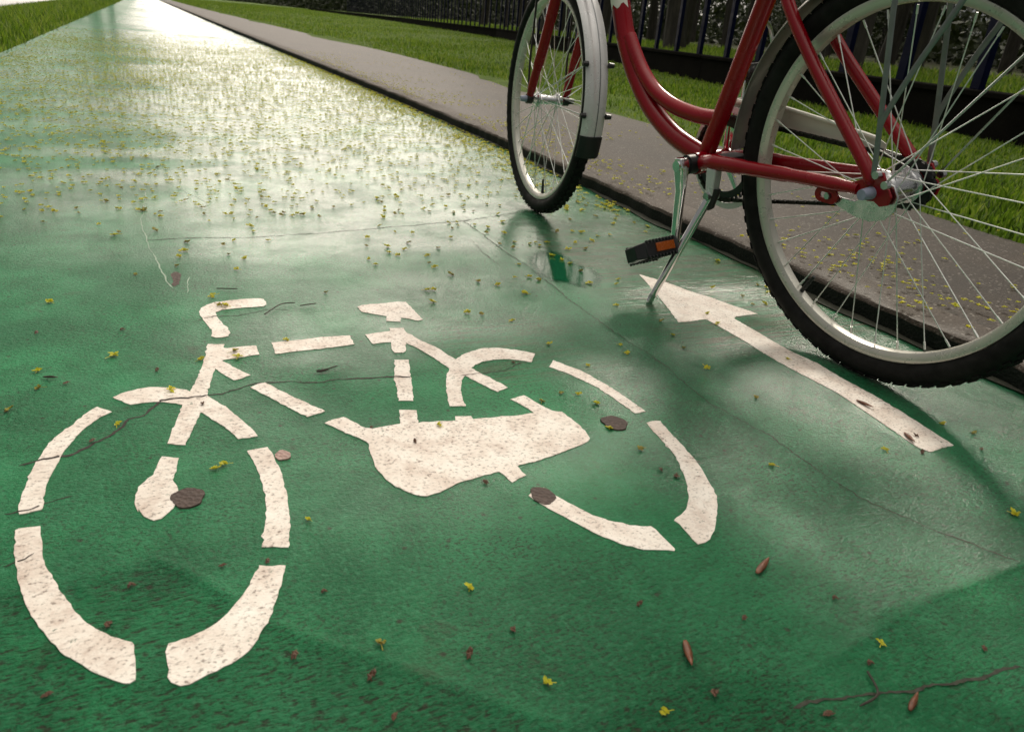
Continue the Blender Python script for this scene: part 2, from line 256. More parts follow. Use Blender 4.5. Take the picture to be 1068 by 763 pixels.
# ---- measured data (metres) ----
CAM_F=793.874
CAM_R=[[0.912556, 0.096622, -0.397372], [-0.400881, 0.403429, -0.82252], [0.080838, 0.909895, 0.406886]]
CAM_H=0.5242
BO=[1.12711, 0.90097, 0.0];BF=[-0.077164, 0.997018, 0.0];BL=[-0.990238, -0.076639, -0.116425];BU=[-0.116078, -0.008984, 0.993199]
FO=[1.0652, 2.1303, 0.0];FF=[0.090476, 0.995899, 0.0];FL=[-0.995877, 0.090474, 0.0066];FU=[0.006573, -0.000597, 0.999978]
MARK={'fw_ul':[(-0.1104,1.0687),(-0.1221,1.053),(-0.1342,1.0304),(-0.1476,1.0062),(-0.1575,0.9854),(-0.1645,0.961),(-0.17,0.9351),(-0.1732,0.9099),(-0.1754,0.8776),(-0.1766,0.8583),(-0.1768,0.8384),(-0.1751,0.8262),(-0.1547,0.8287),(-0.1536,0.8313),(-0.1543,0.8594),(-0.1524,0.8953),(-0.1474,0.9241),(-0.1409,0.9566),(-0.1315,0.9881),(-0.1201,1.0132),(-0.1056,1.0363),(-0.0917,1.0483)],
'fork':[(-0.0922,1.0932),(-0.0773,1.106),(-0.0603,1.113),(-0.0378,1.1138),(-0.0153,1.1055),(0.0046,1.0934),(0.0093,1.0858),(0.0098,1.0906),(0.021,1.1308),(0.034,1.1885),(0.045,1.2605),(0.0705,1.2548),(0.0677,1.239),(0.0733,1.2361),(0.0973,1.2389),(0.119,1.2372),(0.1195,1.1991),(0.1016,1.197),(0.0837,1.1919),(0.0613,1.1895),(0.063,1.1838),(0.0774,1.1559),(0.0968,1.1226),(0.0857,1.1148),(0.0717,1.1101),(0.059,1.1354),(0.0486,1.1593),(0.0402,1.1192),(0.031,1.0692),(0.0312,1.0675),(0.0444,1.0394),(0.0553,1.0198),(0.0671,0.9865),(0.0785,0.9557),(0.0847,0.93),(0.073,0.9281),(0.0597,0.9292),(0.0498,0.9582),(0.0354,0.9867),(0.0226,1.0127),(0.0193,1.0176),(0.0116,0.9876),(0.003,0.9579),(-0.0039,0.9305),(-0.0149,0.935),(-0.0251,0.9414),(-0.0193,0.9719),(-0.0113,1.0049),(-0.003,1.0458),(-0.012,1.0536),(-0.0288,1.0628),(-0.0457,1.066),(-0.0684,1.0642)],
'hub':[(-0.0326,0.9097),(-0.0129,0.9008),(-0.0163,0.8766),(-0.0213,0.8519),(-0.0173,0.8381),(-0.0163,0.8254),(-0.0172,0.8136),(-0.0217,0.7955),(-0.0231,0.7913),(-0.0278,0.7833),(-0.0356,0.7747),(-0.0432,0.7734),(-0.0478,0.7785),(-0.0543,0.7897),(-0.0581,0.8021),(-0.0582,0.7953),(-0.0621,0.8116),(-0.0616,0.831),(-0.0584,0.8462),(-0.0514,0.8566),(-0.0421,0.8688),(-0.0416,0.8752)],
'fw_r':[(0.0675,0.8955),(0.0788,0.8971),(0.0926,0.8982),(0.0971,0.8763),(0.1004,0.8426),(0.1007,0.8071),(0.0996,0.7783),(0.0975,0.7512),(0.0957,0.7355),(0.0857,0.683),(0.06,0.6922),(0.071,0.7431),(0.0742,0.7661),(0.0766,0.7893),(0.0755,0.8062),(0.0755,0.832),(0.0738,0.8549),(0.0707,0.8767)],
'fw_ll':[(-0.1751,0.7961),(-0.172,0.7985),(-0.1634,0.7979),(-0.1525,0.7969),(-0.1491,0.7737),(-0.1456,0.7452),(-0.1415,0.727),(-0.1331,0.7035),(-0.1241,0.6793),(-0.113,0.6527),(-0.1035,0.6341),(-0.0922,0.6177),(-0.0797,0.6037),(-0.069,0.5948),(-0.0631,0.5905),(-0.0616,0.5871),(-0.0611,0.5776),(-0.0603,0.5637),(-0.0592,0.5523),(-0.0596,0.545),(-0.0641,0.5423),(-0.0683,0.5438),(-0.0755,0.5495),(-0.0827,0.5563),(-0.09,0.5627),(-0.1187,0.5976),(-0.127,0.6128),(-0.1306,0.6211),(-0.1385,0.6359),(-0.1461,0.6535),(-0.1524,0.6712),(-0.1585,0.6921),(-0.1636,0.7135),(-0.1677,0.7355),(-0.1727,0.7682)],
'fw_lr':[(0.0541,0.6631),(0.0785,0.6546),(0.0724,0.6322),(0.0649,0.6115),(0.0585,0.597),(0.0531,0.5828),(0.0467,0.5722),(0.0401,0.5594),(0.0344,0.5518),(0.0254,0.5431),(0.0155,0.5374),(0.0029,0.5329),(-0.0094,0.5295),(-0.0184,0.5252),(-0.0257,0.5261),(-0.0327,0.5324),(-0.0354,0.5397),(-0.035,0.555),(-0.0365,0.5691),(-0.0336,0.5787),(-0.0282,0.5792),(-0.0157,0.581),(-0.0043,0.5857),(0.0074,0.5918),(0.0181,0.6012),(0.0298,0.6176),(0.0381,0.6303),(0.0462,0.6467)],
'bar':[(0.1546,1.471),(0.1319,1.4719),(0.0972,1.4696),(0.0697,1.464),(0.0555,1.4519),(0.0447,1.4354),(0.0403,1.416),(0.0417,1.396),(0.0467,1.3661),(0.0526,1.3371),(0.0552,1.3095),(0.052,1.2945),(0.0596,1.2868),(0.0685,1.2848),(0.0794,1.2885),(0.0844,1.3032),(0.0828,1.3261),(0.0755,1.3508),(0.0681,1.3906),(0.069,1.4103),(0.0796,1.4204),(0.0996,1.4226),(0.1267,1.4246),(0.154,1.4245),(0.1614,1.4337),(0.1624,1.4497),(0.1611,1.4642)],
'toptube':[(0.1451,1.2448),(0.1844,1.2463),(0.2336,1.2513),(0.2793,1.2484),(0.2784,1.2081),(0.25,1.2043),(0.208,1.2005),(0.1736,1.1986),(0.145,1.1956)],
'downtube':[(0.0919,1.0795),(0.1033,1.0886),(0.1147,1.0925),(0.1277,1.0671),(0.1428,1.0405),(0.1642,1.0066),(0.1824,0.9776),(0.1713,0.9728),(0.1558,0.9665),(0.1425,0.9882),(0.1242,1.0233),(0.107,1.0529)],
'body':[(0.1754,0.9426),(0.1873,0.9496),(0.204,0.9532),(0.2145,0.9348),(0.2256,0.9149),(0.2349,0.9096),(0.2515,0.9117),(0.2748,0.9127),(0.2853,0.9541),(0.3094,0.9459),(0.2998,0.9088),(0.3216,0.9069),(0.354,0.9016),(0.3578,0.9136),(0.3801,0.9088),(0.3797,0.8988),(0.4166,0.896),(0.4455,0.8927),(0.475,0.8928),(0.4707,0.914),(0.459,0.9443),(0.4739,0.9491),(0.4848,0.9517),(0.49,0.9349),(0.4975,0.9101),(0.5053,0.8934),(0.5174,0.8858),(0.5216,0.8631),(0.5242,0.8385),(0.5227,0.8158),(0.52,0.8025),(0.5128,0.7951),(0.4939,0.788),(0.4625,0.7786),(0.4262,0.7687),(0.3894,0.7637),(0.3916,0.7402),(0.3669,0.7293),(0.3608,0.7577),(0.3608,0.7577),(0.328,0.7525),(0.3037,0.7485),(0.2803,0.7381),(0.2553,0.7316),(0.2441,0.7375),(0.2253,0.7618),(0.2175,0.7852),(0.213,0.814),(0.2152,0.847),(0.2195,0.8711),(0.2178,0.8778),(0.2055,0.896),(0.19,0.9192)],
'seat':[(0.326,1.388),(0.3363,1.3969),(0.3745,1.3984),(0.4104,1.4028),(0.4264,1.3975),(0.4284,1.3714),(0.4289,1.323),(0.4301,1.297),(0.4196,1.2931),(0.4053,1.3071),(0.392,1.3149),(0.3849,1.2942),(0.3611,1.3041),(0.3683,1.3279),(0.3456,1.3449),(0.3277,1.361)],
'stay':[(0.3062,1.2462),(0.3285,1.2505),(0.3528,1.2527),(0.356,1.2681),(0.3822,1.2626),(0.3814,1.2391),(0.396,1.195),(0.4126,1.1606),(0.421,1.125),(0.4271,1.1057),(0.4435,1.1204),(0.4569,1.1282),(0.4863,1.1402),(0.5144,1.1381),(0.5443,1.1226),(0.5731,1.097),(0.5507,1.0649),(0.5347,1.0768),(0.5144,1.0873),(0.491,1.0904),(0.4684,1.086),(0.4516,1.0781),(0.4407,1.0675),(0.4467,1.0484),(0.4584,1.0195),(0.4714,0.984),(0.4487,0.9725),(0.4389,0.9957),(0.4272,1.0236),(0.4205,1.0421),(0.4082,1.0247),(0.395,0.993),(0.3876,0.9648),(0.3839,0.94),(0.3604,0.9462),(0.3685,0.9796),(0.3771,1.0113),(0.3894,1.0439),(0.4048,1.0738),(0.4042,1.0772),(0.3958,1.1106),(0.3832,1.1546),(0.3666,1.1953),(0.3579,1.1646),(0.3492,1.1532),(0.3352,1.1565),(0.3345,1.1741),(0.3417,1.2026),(0.3264,1.2034),(0.3091,1.2012)],
'seattube':[(0.3273,1.1284),(0.3501,1.123),(0.3337,1.0607),(0.3255,1.0204),(0.3135,0.9771),(0.2921,0.9827),(0.3007,1.0199),(0.3051,1.0464),(0.3149,1.0875)],
'rw_u':[(0.593,1.064),(0.6041,1.041),(0.6175,1.0179),(0.6268,0.9885),(0.634,0.9568),(0.6404,0.9194),(0.6435,0.8844),(0.6469,0.8527),(0.6265,0.8518),(0.624,0.8808),(0.6198,0.9142),(0.613,0.9512),(0.6024,0.9832),(0.5895,1.013),(0.5723,1.0406)],
'rw_r':[(0.6274,0.8206),(0.6388,0.8236),(0.6517,0.8201),(0.6469,0.7955),(0.6413,0.7542),(0.6366,0.7205),(0.6296,0.6894),(0.6189,0.6587),(0.6137,0.6405),(0.6021,0.6196),(0.5866,0.5988),(0.5674,0.5764),(0.5521,0.5619),(0.5419,0.5539),(0.5324,0.5503),(0.5216,0.55),(0.5212,0.5604),(0.5236,0.5823),(0.5225,0.5983),(0.5421,0.6084),(0.5564,0.6185),(0.5696,0.6338),(0.5841,0.6562),(0.5966,0.683),(0.6077,0.7094),(0.6153,0.7384),(0.619,0.7673)],
'rw_l':[(0.3749,0.6971),(0.3841,0.7043),(0.4004,0.7081),(0.4066,0.6888),(0.4149,0.6694),(0.4253,0.6497),(0.4363,0.6323),(0.4506,0.6169),(0.4647,0.6059),(0.4775,0.5992),(0.4878,0.5966),(0.4906,0.5888),(0.49,0.5685),(0.4906,0.5513),(0.4878,0.5483),(0.4814,0.5521),(0.472,0.5552),(0.4548,0.5617),(0.4398,0.5736),(0.4272,0.5902),(0.415,0.6082),(0.4046,0.6304),(0.393,0.6516),(0.3833,0.6728),(0.3771,0.6893)],
'arrow':[(1.0359,1.4821),(1.0688,1.4153),(1.0868,1.3498),(1.1076,1.3063),(1.1287,1.2391),(1.1488,1.1847),(1.0877,1.1819),(1.0732,1.1701),(1.0717,1.1084),(1.0685,1.0429),(1.069,0.9858),(1.0777,0.938),(1.0729,0.8599),(1.0745,0.7983),(1.07,0.7358),(1.0626,0.6792),(1.0565,0.6313),(1.0317,0.6308),(0.9987,0.6271),(0.9925,0.6419),(0.9995,0.6966),(1.007,0.756),(1.0152,0.8209),(1.0109,0.8873),(1.0068,0.9403),(1.006,0.9823),(1.0092,1.0562),(1.0096,1.1269),(1.0082,1.1812),(0.972,1.1776),(0.9365,1.1774),(0.9891,1.3281)]}
CRACK=[[(-0.1869, 0.9338), (-0.1626, 0.9381), (-0.1324, 0.941), (-0.1075, 0.968), (-0.0949, 0.9797), (-0.0698, 1.0212), (-0.0522, 1.0278), (-0.0276, 1.0627), (0.0102, 1.0653), (0.0521, 1.0705), (0.0921, 1.0937), (0.1128, 1.092), (0.1479, 1.0902), (0.1888, 1.0765), (0.226, 1.0779), (0.2669, 1.0714), (0.308, 1.0686), (0.3354, 1.0545)], [(0.4125, 1.0429), (0.4549, 1.0439), (0.5016, 1.0521), (0.5355, 1.0682)], [(-0.1895, 0.8312), (-0.1663, 0.8296), (-0.1534, 0.837), (-0.1403, 0.8466), (-0.1264, 0.8503)], [(-0.1785, 0.7374), (-0.1654, 0.7424), (-0.1528, 0.7478)], [(0.0258, 1.3723), (0.0669, 1.3884), (0.1079, 1.3851), (0.162, 1.4105), (0.1961, 1.4038)]]
JOINT=[[(-0.0498, 1.923), (0.0541, 1.9282), (0.1845, 1.9224), (0.3503, 1.9412), (0.5365, 1.9814), (0.7909, 2.0335), (0.9992, 2.1244)], [(0.7869, 2.0227), (0.7823, 1.7619), (0.7869, 1.5393), (0.7759, 1.3261), (0.7748, 1.1652), (0.7819, 0.9804), (0.7673, 0.8519), (0.7904, 0.7424), (0.7908, 0.6444), (0.7949, 0.5628), (0.8251, 0.4989), (0.878, 0.4037)], [(0.7296, 1.8331), (0.72, 1.6749), (0.7235, 1.6101)], [(0.4624, 0.3297), (0.5048, 0.3246), (0.5531, 0.3144), (0.6004, 0.3071), (0.6506, 0.3003), (0.7146, 0.2905)]]
SCRAPE=[[(-0.0433, 2.4419), (-0.049, 2.2071), (-0.058, 2.0856), (-0.0345, 1.825), (-0.018, 1.6731), (0.0006, 1.5637)], [(0.0187, 2.5771), (0.078, 2.3997), (0.1113, 2.3115)], [(0.0112, 1.6686), (0.0044, 1.5749)], [(0.0353, 1.632), (0.0269, 1.5298)]]
RIDGE=[[(-0.0442, 0.7065), (-0.0224, 0.6868), (0.0026, 0.6557), (0.0299, 0.6134), (0.0485, 0.5867), (0.067, 0.5647), (0.0964, 0.5356), (0.1333, 0.507), (0.1743, 0.467), (0.2199, 0.4234), (0.2568, 0.3873)], [(0.8725, 0.4), (0.7903, 0.3936), (0.7193, 0.3926), (0.6397, 0.3799), (0.5572, 0.3643), (0.5009, 0.3563), (0.4336, 0.3566)], [(-0.1042, 0.6981), (-0.1074, 0.6816), (-0.0985, 0.6674)], [(0.3893, 0.3472), (0.3886, 0.3269)]]
SCUFF=[[(-0.0257, 0.5739), (-0.0213, 0.5688), (-0.0151, 0.5666), (-0.0095, 0.5683)], [(-0.026, 0.5657), (-0.0213, 0.5676), (-0.0144, 0.5652), (-0.0099, 0.5601)], [(-0.0265, 0.553), (-0.0214, 0.5478), (-0.0154, 0.5457), (-0.0098, 0.5484)], [(-0.0268, 0.5441), (-0.0215, 0.5456), (-0.0147, 0.5444), (-0.0104, 0.5395)], [(-0.0288, 0.5305), (-0.0258, 0.5327), (-0.0228, 0.5317)], [(0.0101, 0.5438), (0.014, 0.5518), (0.0187, 0.5598), (0.0251, 0.5663)], [(0.0128, 0.5382), (0.0167, 0.5462), (0.0214, 0.5541)], [(0.008, 0.5376), (0.0114, 0.541)], [(0.018, 0.5434), (0.0228, 0.5512)], [(0.0159, 0.5548), (0.0173, 0.5616)], [(-0.141, 0.6927), (-0.1388, 0.6863), (-0.139, 0.6794)], [(-0.1407, 0.6416), (-0.1372, 0.6353), (-0.1317, 0.6411), (-0.1294, 0.6493)], [(0.0607, 0.9182), (0.0622, 0.9101)]]
PUDDLE=[[(0.8012, 1.647), (0.8561, 1.7078), (0.9154, 1.727), (0.933, 1.6625), (0.9224, 1.5805), (0.9469, 1.5371), (0.9354, 1.4709), (0.8924, 1.4144), (0.8357, 1.4108), (0.8163, 1.4482), (0.7866, 1.4671), (0.7758, 1.5262)], [(-0.517, 3.3855), (-0.5192, 3.5503), (-0.494, 3.6052), (-0.4618, 3.487), (-0.4568, 3.3056), (-0.4786, 3.2189)], [(-0.0498, 1.9064), (-0.025, 1.9456), (0.0033, 1.9169), (0.0095, 1.8505), (-0.0114, 1.8067), (-0.0345, 1.825)], [(0.7081, 1.053), (0.7579, 1.0681), (0.8072, 1.0477), (0.8207, 1.0005), (0.785, 0.9674), (0.736, 0.9713), (0.7071, 1.0025)]]
BLOSSOM=[(0.1138,0.7261),(0.1425,0.5185),(0.2679,0.4263),(0.2468,0.5632),(0.0266,0.8625),(0.0373,0.871),(-0.0845,1.0114),(-0.2161,1.0858),(-0.187,1.1491),(-0.1942,1.2093),(-0.094,1.244),(0.0312,1.1993),(0.0843,1.2185),(0.0864,1.1941),(0.1692,1.2499),(0.0692,1.4993),(0.0876,1.4382),(0.0776,1.4402),(0.3253,0.8925),(0.503,0.925),(0.5456,0.9441),(0.5718,0.9339),(0.5839,0.8965),(0.7492,1.0977),(0.7397,1.0602),(0.6416,1.0285),(0.6184,1.1317),(0.8636,1.0578),(0.8493,0.9683),(0.5748,0.7557),(0.5631,0.82),(0.7329,0.6654),(1.1616,1.3605),(1.3243,1.5499),(1.1783,1.2368),(1.2136,1.2364),(1.2929,1.3557),(1.3017,1.3359),(1.2824,1.3039),(1.1943,1.2925),(1.0142,1.1516),(1.0318,1.2071),(1.0308,0.964),(0.8664,1.0618),(0.8818,1.1168),(0.9029,1.1913),(0.8585,0.8476),(0.9602,1.4552),(0.9348,0.652),(1.1049,0.6875),(1.1261,0.6494),(0.6283,0.2984),(0.6025,0.3606),(0.3497,0.3645),(-0.0166,1.0962),(0.969,0.4736),(0.6097,2.2764),(0.5864,2.1609),(0.6074,2.1249),(0.6297,2.1187),(0.5647,2.0901),(0.5291,1.996),(0.5526,1.9303),(0.5976,1.916),(0.4675,1.8832),(0.4463,1.8066),(0.4955,1.7954),(0.5591,1.8223),(0.533,1.767),(0.4997,1.7175),(0.486,1.7435),(0.4259,1.6967),(0.4306,1.6541),(0.5721,1.7076),(0.5572,1.6473),(0.5588,1.6171),(0.6177,1.7646),(0.6862,1.8587),(0.7211,1.9491),(0.7484,1.9755),(0.758,2.0129),(0.731,2.0089),(0.8005,1.9812),(0.8272,1.9471),(0.8031,1.8944),(0.8991,2.0072),(0.8501,1.8855),(0.841,1.794),(0.8172,1.7462),(0.7693,1.6037),(0.8792,1.7746),(0.8972,1.7541),(0.9293,1.7798),(0.9016,1.7868),(0.8886,1.6692),(1.0126,1.8828),(0.8972,1.6247),(0.5776,1.5525),(0.6223,1.4973),(0.4925,1.4617),(0.5048,1.4607),(0.4786,1.3903),(0.5274,1.3163),(0.6932,1.4045),(0.7167,1.5131),(0.7653,1.4842),(0.7947,1.7813),(0.9311,2.6095),(0.8589,2.5832),(0.765,2.4993),(0.8561,2.3653),(0.9108,2.3296),(0.9512,2.3534),(0.8994,2.4217),(0.9004,2.3694),(0.8682,2.4672),(0.6775,2.3632),(0.6096,2.3256),(0.7854,2.3182),(-0.1041,1.994),(-0.1115,1.9692),(-0.1491,2.0733),(-0.0666,1.6571),(0.0135,1.706),(0.0199,1.7755),(0.0332,1.8185),(0.0424,1.8885),(0.1197,1.8596),(0.146,1.8929),(0.156,1.7418),(0.1305,1.6651),(0.1241,1.7775),(0.2245,1.8838),(0.2009,1.9714),(0.1985,2.0223),(0.1033,2.0853),(0.0968,2.1611),(0.1485,2.1573),(0.1652,2.1561),(0.0808,2.2969),(0.0577,2.3262),(-0.053,2.3476),(-0.0401,2.5317),(-0.0257,2.4396),(-0.0735,2.587),(-0.1411,2.3239),(-0.1049,2.234),(-0.0622,2.2206),(-0.0486,2.2347),(-0.1076,2.4929),(-0.1452,2.5197),(-0.1603,2.4066),(-0.0044,2.8168),(-0.1199,3.1363),(-0.1697,3.0926),(0.0359,3.1385),(0.1681,2.6924),(0.1677,2.5778),(0.2081,2.4735),(0.188,2.3202),(0.2252,2.1096),(0.2579,2.2619),(0.2698,2.188),(0.3011,2.1593),(0.3551,2.3377),(0.2679,2.3539),(0.2585,2.7422),(0.3033,2.7868),(0.1955,2.6071),(-0.0243,2.0034),(1.2938,1.8549),(0.9655,1.4573),(1.0617,1.8831),(1.0134,1.8839),(1.013,1.7689),(1.0701,1.7813),(1.0128,1.7097),(1.0856,1.8701),(1.2337,2.0438),(1.3557,2.1636),(1.3715,2.1412),(1.3302,2.1571),(1.316,2.0547),(1.2814,2.0085),(1.2418,1.9533),(1.231,2.1318),(1.3248,2.2973),(1.1245,2.0144),(1.3203,1.9578),(1.3364,1.9104),(1.1134,1.826),(1.1592,1.8354),(0.9596,1.7112),(0.9264,1.7793),(0.887,1.6602),(0.903,1.5926),(0.9014,1.5309),(0.8752,1.4416),(1.3827,1.6377),(1.3199,1.548)]
POD=[((0.4163, 0.4285), (0.4007, 0.3961)), ((0.5501, 0.4841), (0.5846, 0.502)), ((0.5588, 0.2899), (0.5816, 0.3009)), ((1.0245, 0.7919), (1.0266, 0.7593)), ((1.0094, 0.6818), (0.9954, 0.6523)), ((0.1946, 1.1074), (0.2153, 1.1061)), ((-0.185, 1.1831), (-0.1646, 1.1713))]
BROWN=[(0.6085,0.4263),(0.4938,0.435),(0.4019,0.4862),(0.4039,0.3648),(0.4852,0.3129),(0.571,0.3442),(0.6999,0.3204),(0.9858,0.629),(1.0889,0.6082),(0.0192,0.6732),(0.1079,0.6032),(0.0674,0.5298),(0.1258,0.484),(-0.0817,0.619),(-0.1245,0.5506),(-0.0641,0.6688),(0.0625,0.6672),(0.2151,0.4799),(0.2656,0.4945),(-0.1537,1.1553),(-0.0838,1.3537),(-0.2115,1.368),(-0.0332,1.1738),(0.0241,1.0401),(-0.112,0.9717),(0.2344,0.9131),(0.3345,0.7399),(0.2801,0.8591),(0.5837,0.6801),(0.132,0.4361),(0.5731,0.7004),(0.5192,1.0721),(1.0201,0.6695)]
TWIG=[[(0.5577, 0.3365), (0.5447, 0.3128), (0.5184, 0.3087)], [(0.08, 1.5378), (0.1184, 1.5251)], [(0.1506, 1.3765), (0.1864, 1.4218), (0.2141, 1.4274)], [(0.1953, 1.111), (0.2103, 1.111), (0.2307, 1.1212)], [(0.2203, 1.4099), (0.252, 1.4147)]]
PLUG=[([-0.0069, 0.8081], 0.0178, 0.0199), ([0.5794, 0.8336], 0.0184, 0.0215), ([0.3917, 0.6916], 0.0144, 0.0189), ([0.1083, 0.872], 0.0095, 0.0119)]
# ---------------------------------------------------------------- setting
KERB=[(-3,1.35),(.7,1.37),(1.9,1.405),(3.3,1.475),(5,1.50),(8,1.50),(13,1.48),(50,1.45),(400,1.45)]
EDGE=[(-3,2.15),(1.6,2.42),(4,2.80),(7,3.02),(11,3.12),(18,2.95),(46,2.6),(400,2.6)]
FENCE=[(-3,3.82),(28.5,12.0),(60,17.),(140,25.),(400,60.)]
KH=.046
def smooth(x,a,b):
    t=np.clip((x-a)/(b-a),0,1); return t*t*(3-2*t)
def segdist(X,Y,line):
    d=np.full(X.shape,9.,np.float32)
    for (x0,y0),(x1,y1) in zip(line[:-1],line[1:]):
        dx,dy=x1-x0,y1-y0; t=np.clip(((X-x0)*dx+(Y-y0)*dy)/(dx*dx+dy*dy+1e-12),0,1)
        d=np.minimum(d,np.hypot(X-x0-t*dx,Y-y0-t*dy))
    return d
def vnoise(X,Y,s,seed):
    """cheap smooth value noise"""
    g=np.random.default_rng(seed).random((257,257)).astype(np.float32); x=X*s; y=Y*s
    xi=np.floor(x).astype(int); yi=np.floor(y).astype(int); fx=x-xi; fy=y-yi; fx=fx*fx*(3-2*fx); fy=fy*fy*(3-2*fy)
    G=lambda a,b: g[a%257,b%257]
    return (G(xi,yi)*(1-fx)+G(xi+1,yi)*fx)*(1-fy)+(G(xi,yi+1)*(1-fx)+G(xi+1,yi+1)*fx)*fy
def grid(xs,ys):
    nx,ny=len(xs),len(ys); X,Y=np.meshgrid(xs,ys); i=np.arange(nx*ny).reshape(ny,nx)
    F=np.stack([i[:-1,:-1],i[:-1,1:],i[1:,1:],i[1:,:-1]],-1).reshape(-1,4)
    return X.astype(np.float32),Y.astype(np.float32),F

# terrain: one sheet to the horizon, dropping to the river on the left
tx=np.array([-900,-300,-120,-62,-52,-47,-7,-5.2,-4.2,-3.4,-2.2,-1.02,1.6,2.0,2.2,3,5,8,12,20,40,120,400,900.])
tz=np.array([6,3,1.2,.4,0,-1.2,-1.2,-1.1,-.70,-.17,-.05,-.03,-.03,-.03,.03,.04,.045,.05,.055,.08,.2,.8,3,6])
ty=np.concatenate([[-60,-20,-8,-3],np.linspace(0,40,41),[50,65,90,130,200,400,900]])
X,Y,F=grid(tx,ty); Z=np.broadcast_to(tz,X.shape)+np.where((X>2.1)|(X<-2),.015*np.sin(X*1.3+Y*.7),0)
ter=raw_mesh('ground',np.stack([X,Y,Z],-1).reshape(-1,3),F,M['turf'],smooth=True); tag(ter,kind='structure')
w=MB().add([(-60,-60,-.62),(-3.9,-60,-.62),(-3.9,900,-.62),(-60,900,-.62)],[(0,1,2,3)]).build('water',M['water']); tag(w,kind='structure')
# woodland floor beyond the fence
ys=[-3,2,8,14,20,28.5,45,60,100,140]
fl=MB(); V=[]; 
la=MB(); V2=[]
def back_z(off): return .27+.022*min(off,6)+.015*max(0,off-6)
for y in ys: V+= [(interp(FENCE,y)+o_,y,back_z(o_)+.004) for o_ in (5,20,90)]; V2+=[(interp(FENCE,y)+o_,y,z_) for o_,z_ in ((.10,.2),(.3,back_z(.3)),(6,back_z(6)))]
for b_,v_ in((fl,V),(la,V2)): b_.add(v_,[(3*i+a,3*i+a+1,3*i+a+4,3*i+a+3) for i in range(len(ys)-1) for a in (0,1)])
tag(la.build('lawn',M['turf']),kind='structure')
tag(fl.build('woodland_floor',M['litter']),kind='structure')

# the green lane: dense near the camera so seams and drips are real relief
xs=np.concatenate([np.linspace(-1.06,-.3,110),np.linspace(-.293,1.3,250),np.linspace(1.307,1.49,25)])
ys=np.concatenate([[-3,-1,0],np.linspace(.3,1.9,300),np.linspace(1.91,3.6,150),np.geomspace(3.63,400,150)])
ys_lane=ys
X,Y,F=grid(xs,ys)
kx=np.interp(Y,[k[0] for k in KERB],[k[1] for k in KERB]).astype(np.float32)
# stretch the last columns so the sheet always runs under the kerb
X=np.where(X>1.0,1.0+(X-1.0)*(kx+.02-1.0)/.49,X)
Z=-.0007*vnoise(X,Y,22,1)-.0005*vnoise(X,Y,60,2)-.004*(1-smooth(vnoise(X,Y,1.1,3),.2,.5))*smooth(Y,1.5,2.2)
near=1-smooth(Y,1.6,3.2)
def inside(X,Y,poly):
    r=np.zeros(X.shape,bool); j=len(poly)-1
    for i in range(len(poly)):
        (xi,yi),(xj,yj)=poly[i],poly[j]; c_=(yi>Y)!=(yj>Y)
        r^=c_&(X<(xj-xi)*(Y-yi)/(yj-yi+1e-12)+xi); j=i
    return r
under=np.zeros(X.shape,bool)
for k_ in ('fw_lr','fw_ll','fw_r','hub','body','rw_l'): under|=inside(X,Y,MARK[k_])
for ln in RIDGE[:2]:
    d=segdist(X,Y,ln); Z=Z+.0022*np.exp(-(d/.0040)**2)*(1-under)
for ln in RIDGE[2:]: Z=Z+.003*np.exp(-(segdist(X,Y,ln)/.004)**2)
for ln in JOINT[:2]+JOINT[3:]: Z=Z-.0006*np.exp(-(segdist(X,Y,ln)/.004)**2)
# combed drag marks beside the arrow and under the saddle
md=np.full(X.shape,9.,np.float32); sub_=(Y>.25)&(Y<1.7)&(X>-.4)
for k_,p_ in MARK.items(): md[sub_]=np.minimum(md[sub_],segdist(X[sub_],Y[sub_],list(p_)+[p_[0]]))
comb=np.sin(Y*520+3*vnoise(X,Y,8,5))*smooth(X,.85,.95)*smooth(Y,.9,1.05)*(1-smooth(Y,1.55,1.9))
comb2=np.sin((X*.55+Y*.83)*620+4*vnoise(X,Y,9,6))*smooth(X,.34,.42)*(1-smooth(X,.62,.7))*smooth(Y,.95,1.02)*(1-smooth(Y,1.2,1.3))
Z=Z-.0004+.0004*comb+.0004*comb2
combed=smooth(X,.80,.98)*smooth(Y,.95,1.1)*(1-smooth(Y,1.7,2.2))+.55*smooth(X,.36,.46)*(1-smooth(X,.62,.75))*smooth(Y,.95,1.02)*(1-smooth(Y,1.2,1.35))
# side of the two ridges: coarse below, smoother above
def below(X,Y,ln):
    a=np.array(ln); o=np.argsort(a[:,0]); return np.interp(X,a[o,0],a[o,1])-Y
cr=smooth(below(X,Y,RIDGE[0]),0,.03)*(1-smooth(X,.42,.5)); Z=Z-.0011*cr*vnoise(X,Y*3,55,8)-.0014*smooth(below(X,Y,JOINT[3]),0,.004)*smooth(X,.56,.6)
glossy=smooth(-below(X,Y,RIDGE[1])+.03*(vnoise(X,Y,28,35)-.5),0,.012)*smooth(X,.52,.72)*(1-smooth(Y,.95,1.15))
wet=.06+.55*smooth(vnoise(X,Y,2.6,9),.45,.8)*smooth(X,-.1,.2)
YN=Y+.30*(vnoise(X,Y,4.,33)-.5)+.14*(vnoise(X,Y,11.,34)-.5)
wet=np.where(Y>.75,np.maximum(wet,(.95*smooth(YN,.98,1.42)*smooth(X,-.02,.2)+.3*smooth(YN,1.3,1.7)+.75*smooth(YN,1.5,2.6))*(.38+.7*smooth(vnoise(X*.6,Y*2.2,2.2,15)*.5+vnoise(X,Y,1.3,12)*.5,.25,.6))*(.4+.6*smooth(X,-.6,.0))),wet)
wet=np.clip(wet*(1-.75*cr)+1.0*glossy,0,1); wet=np.where((X>.55)&(Y<.62),wet*np.where(below(X,Y,RIDGE[1])>0,.35,1),wet)
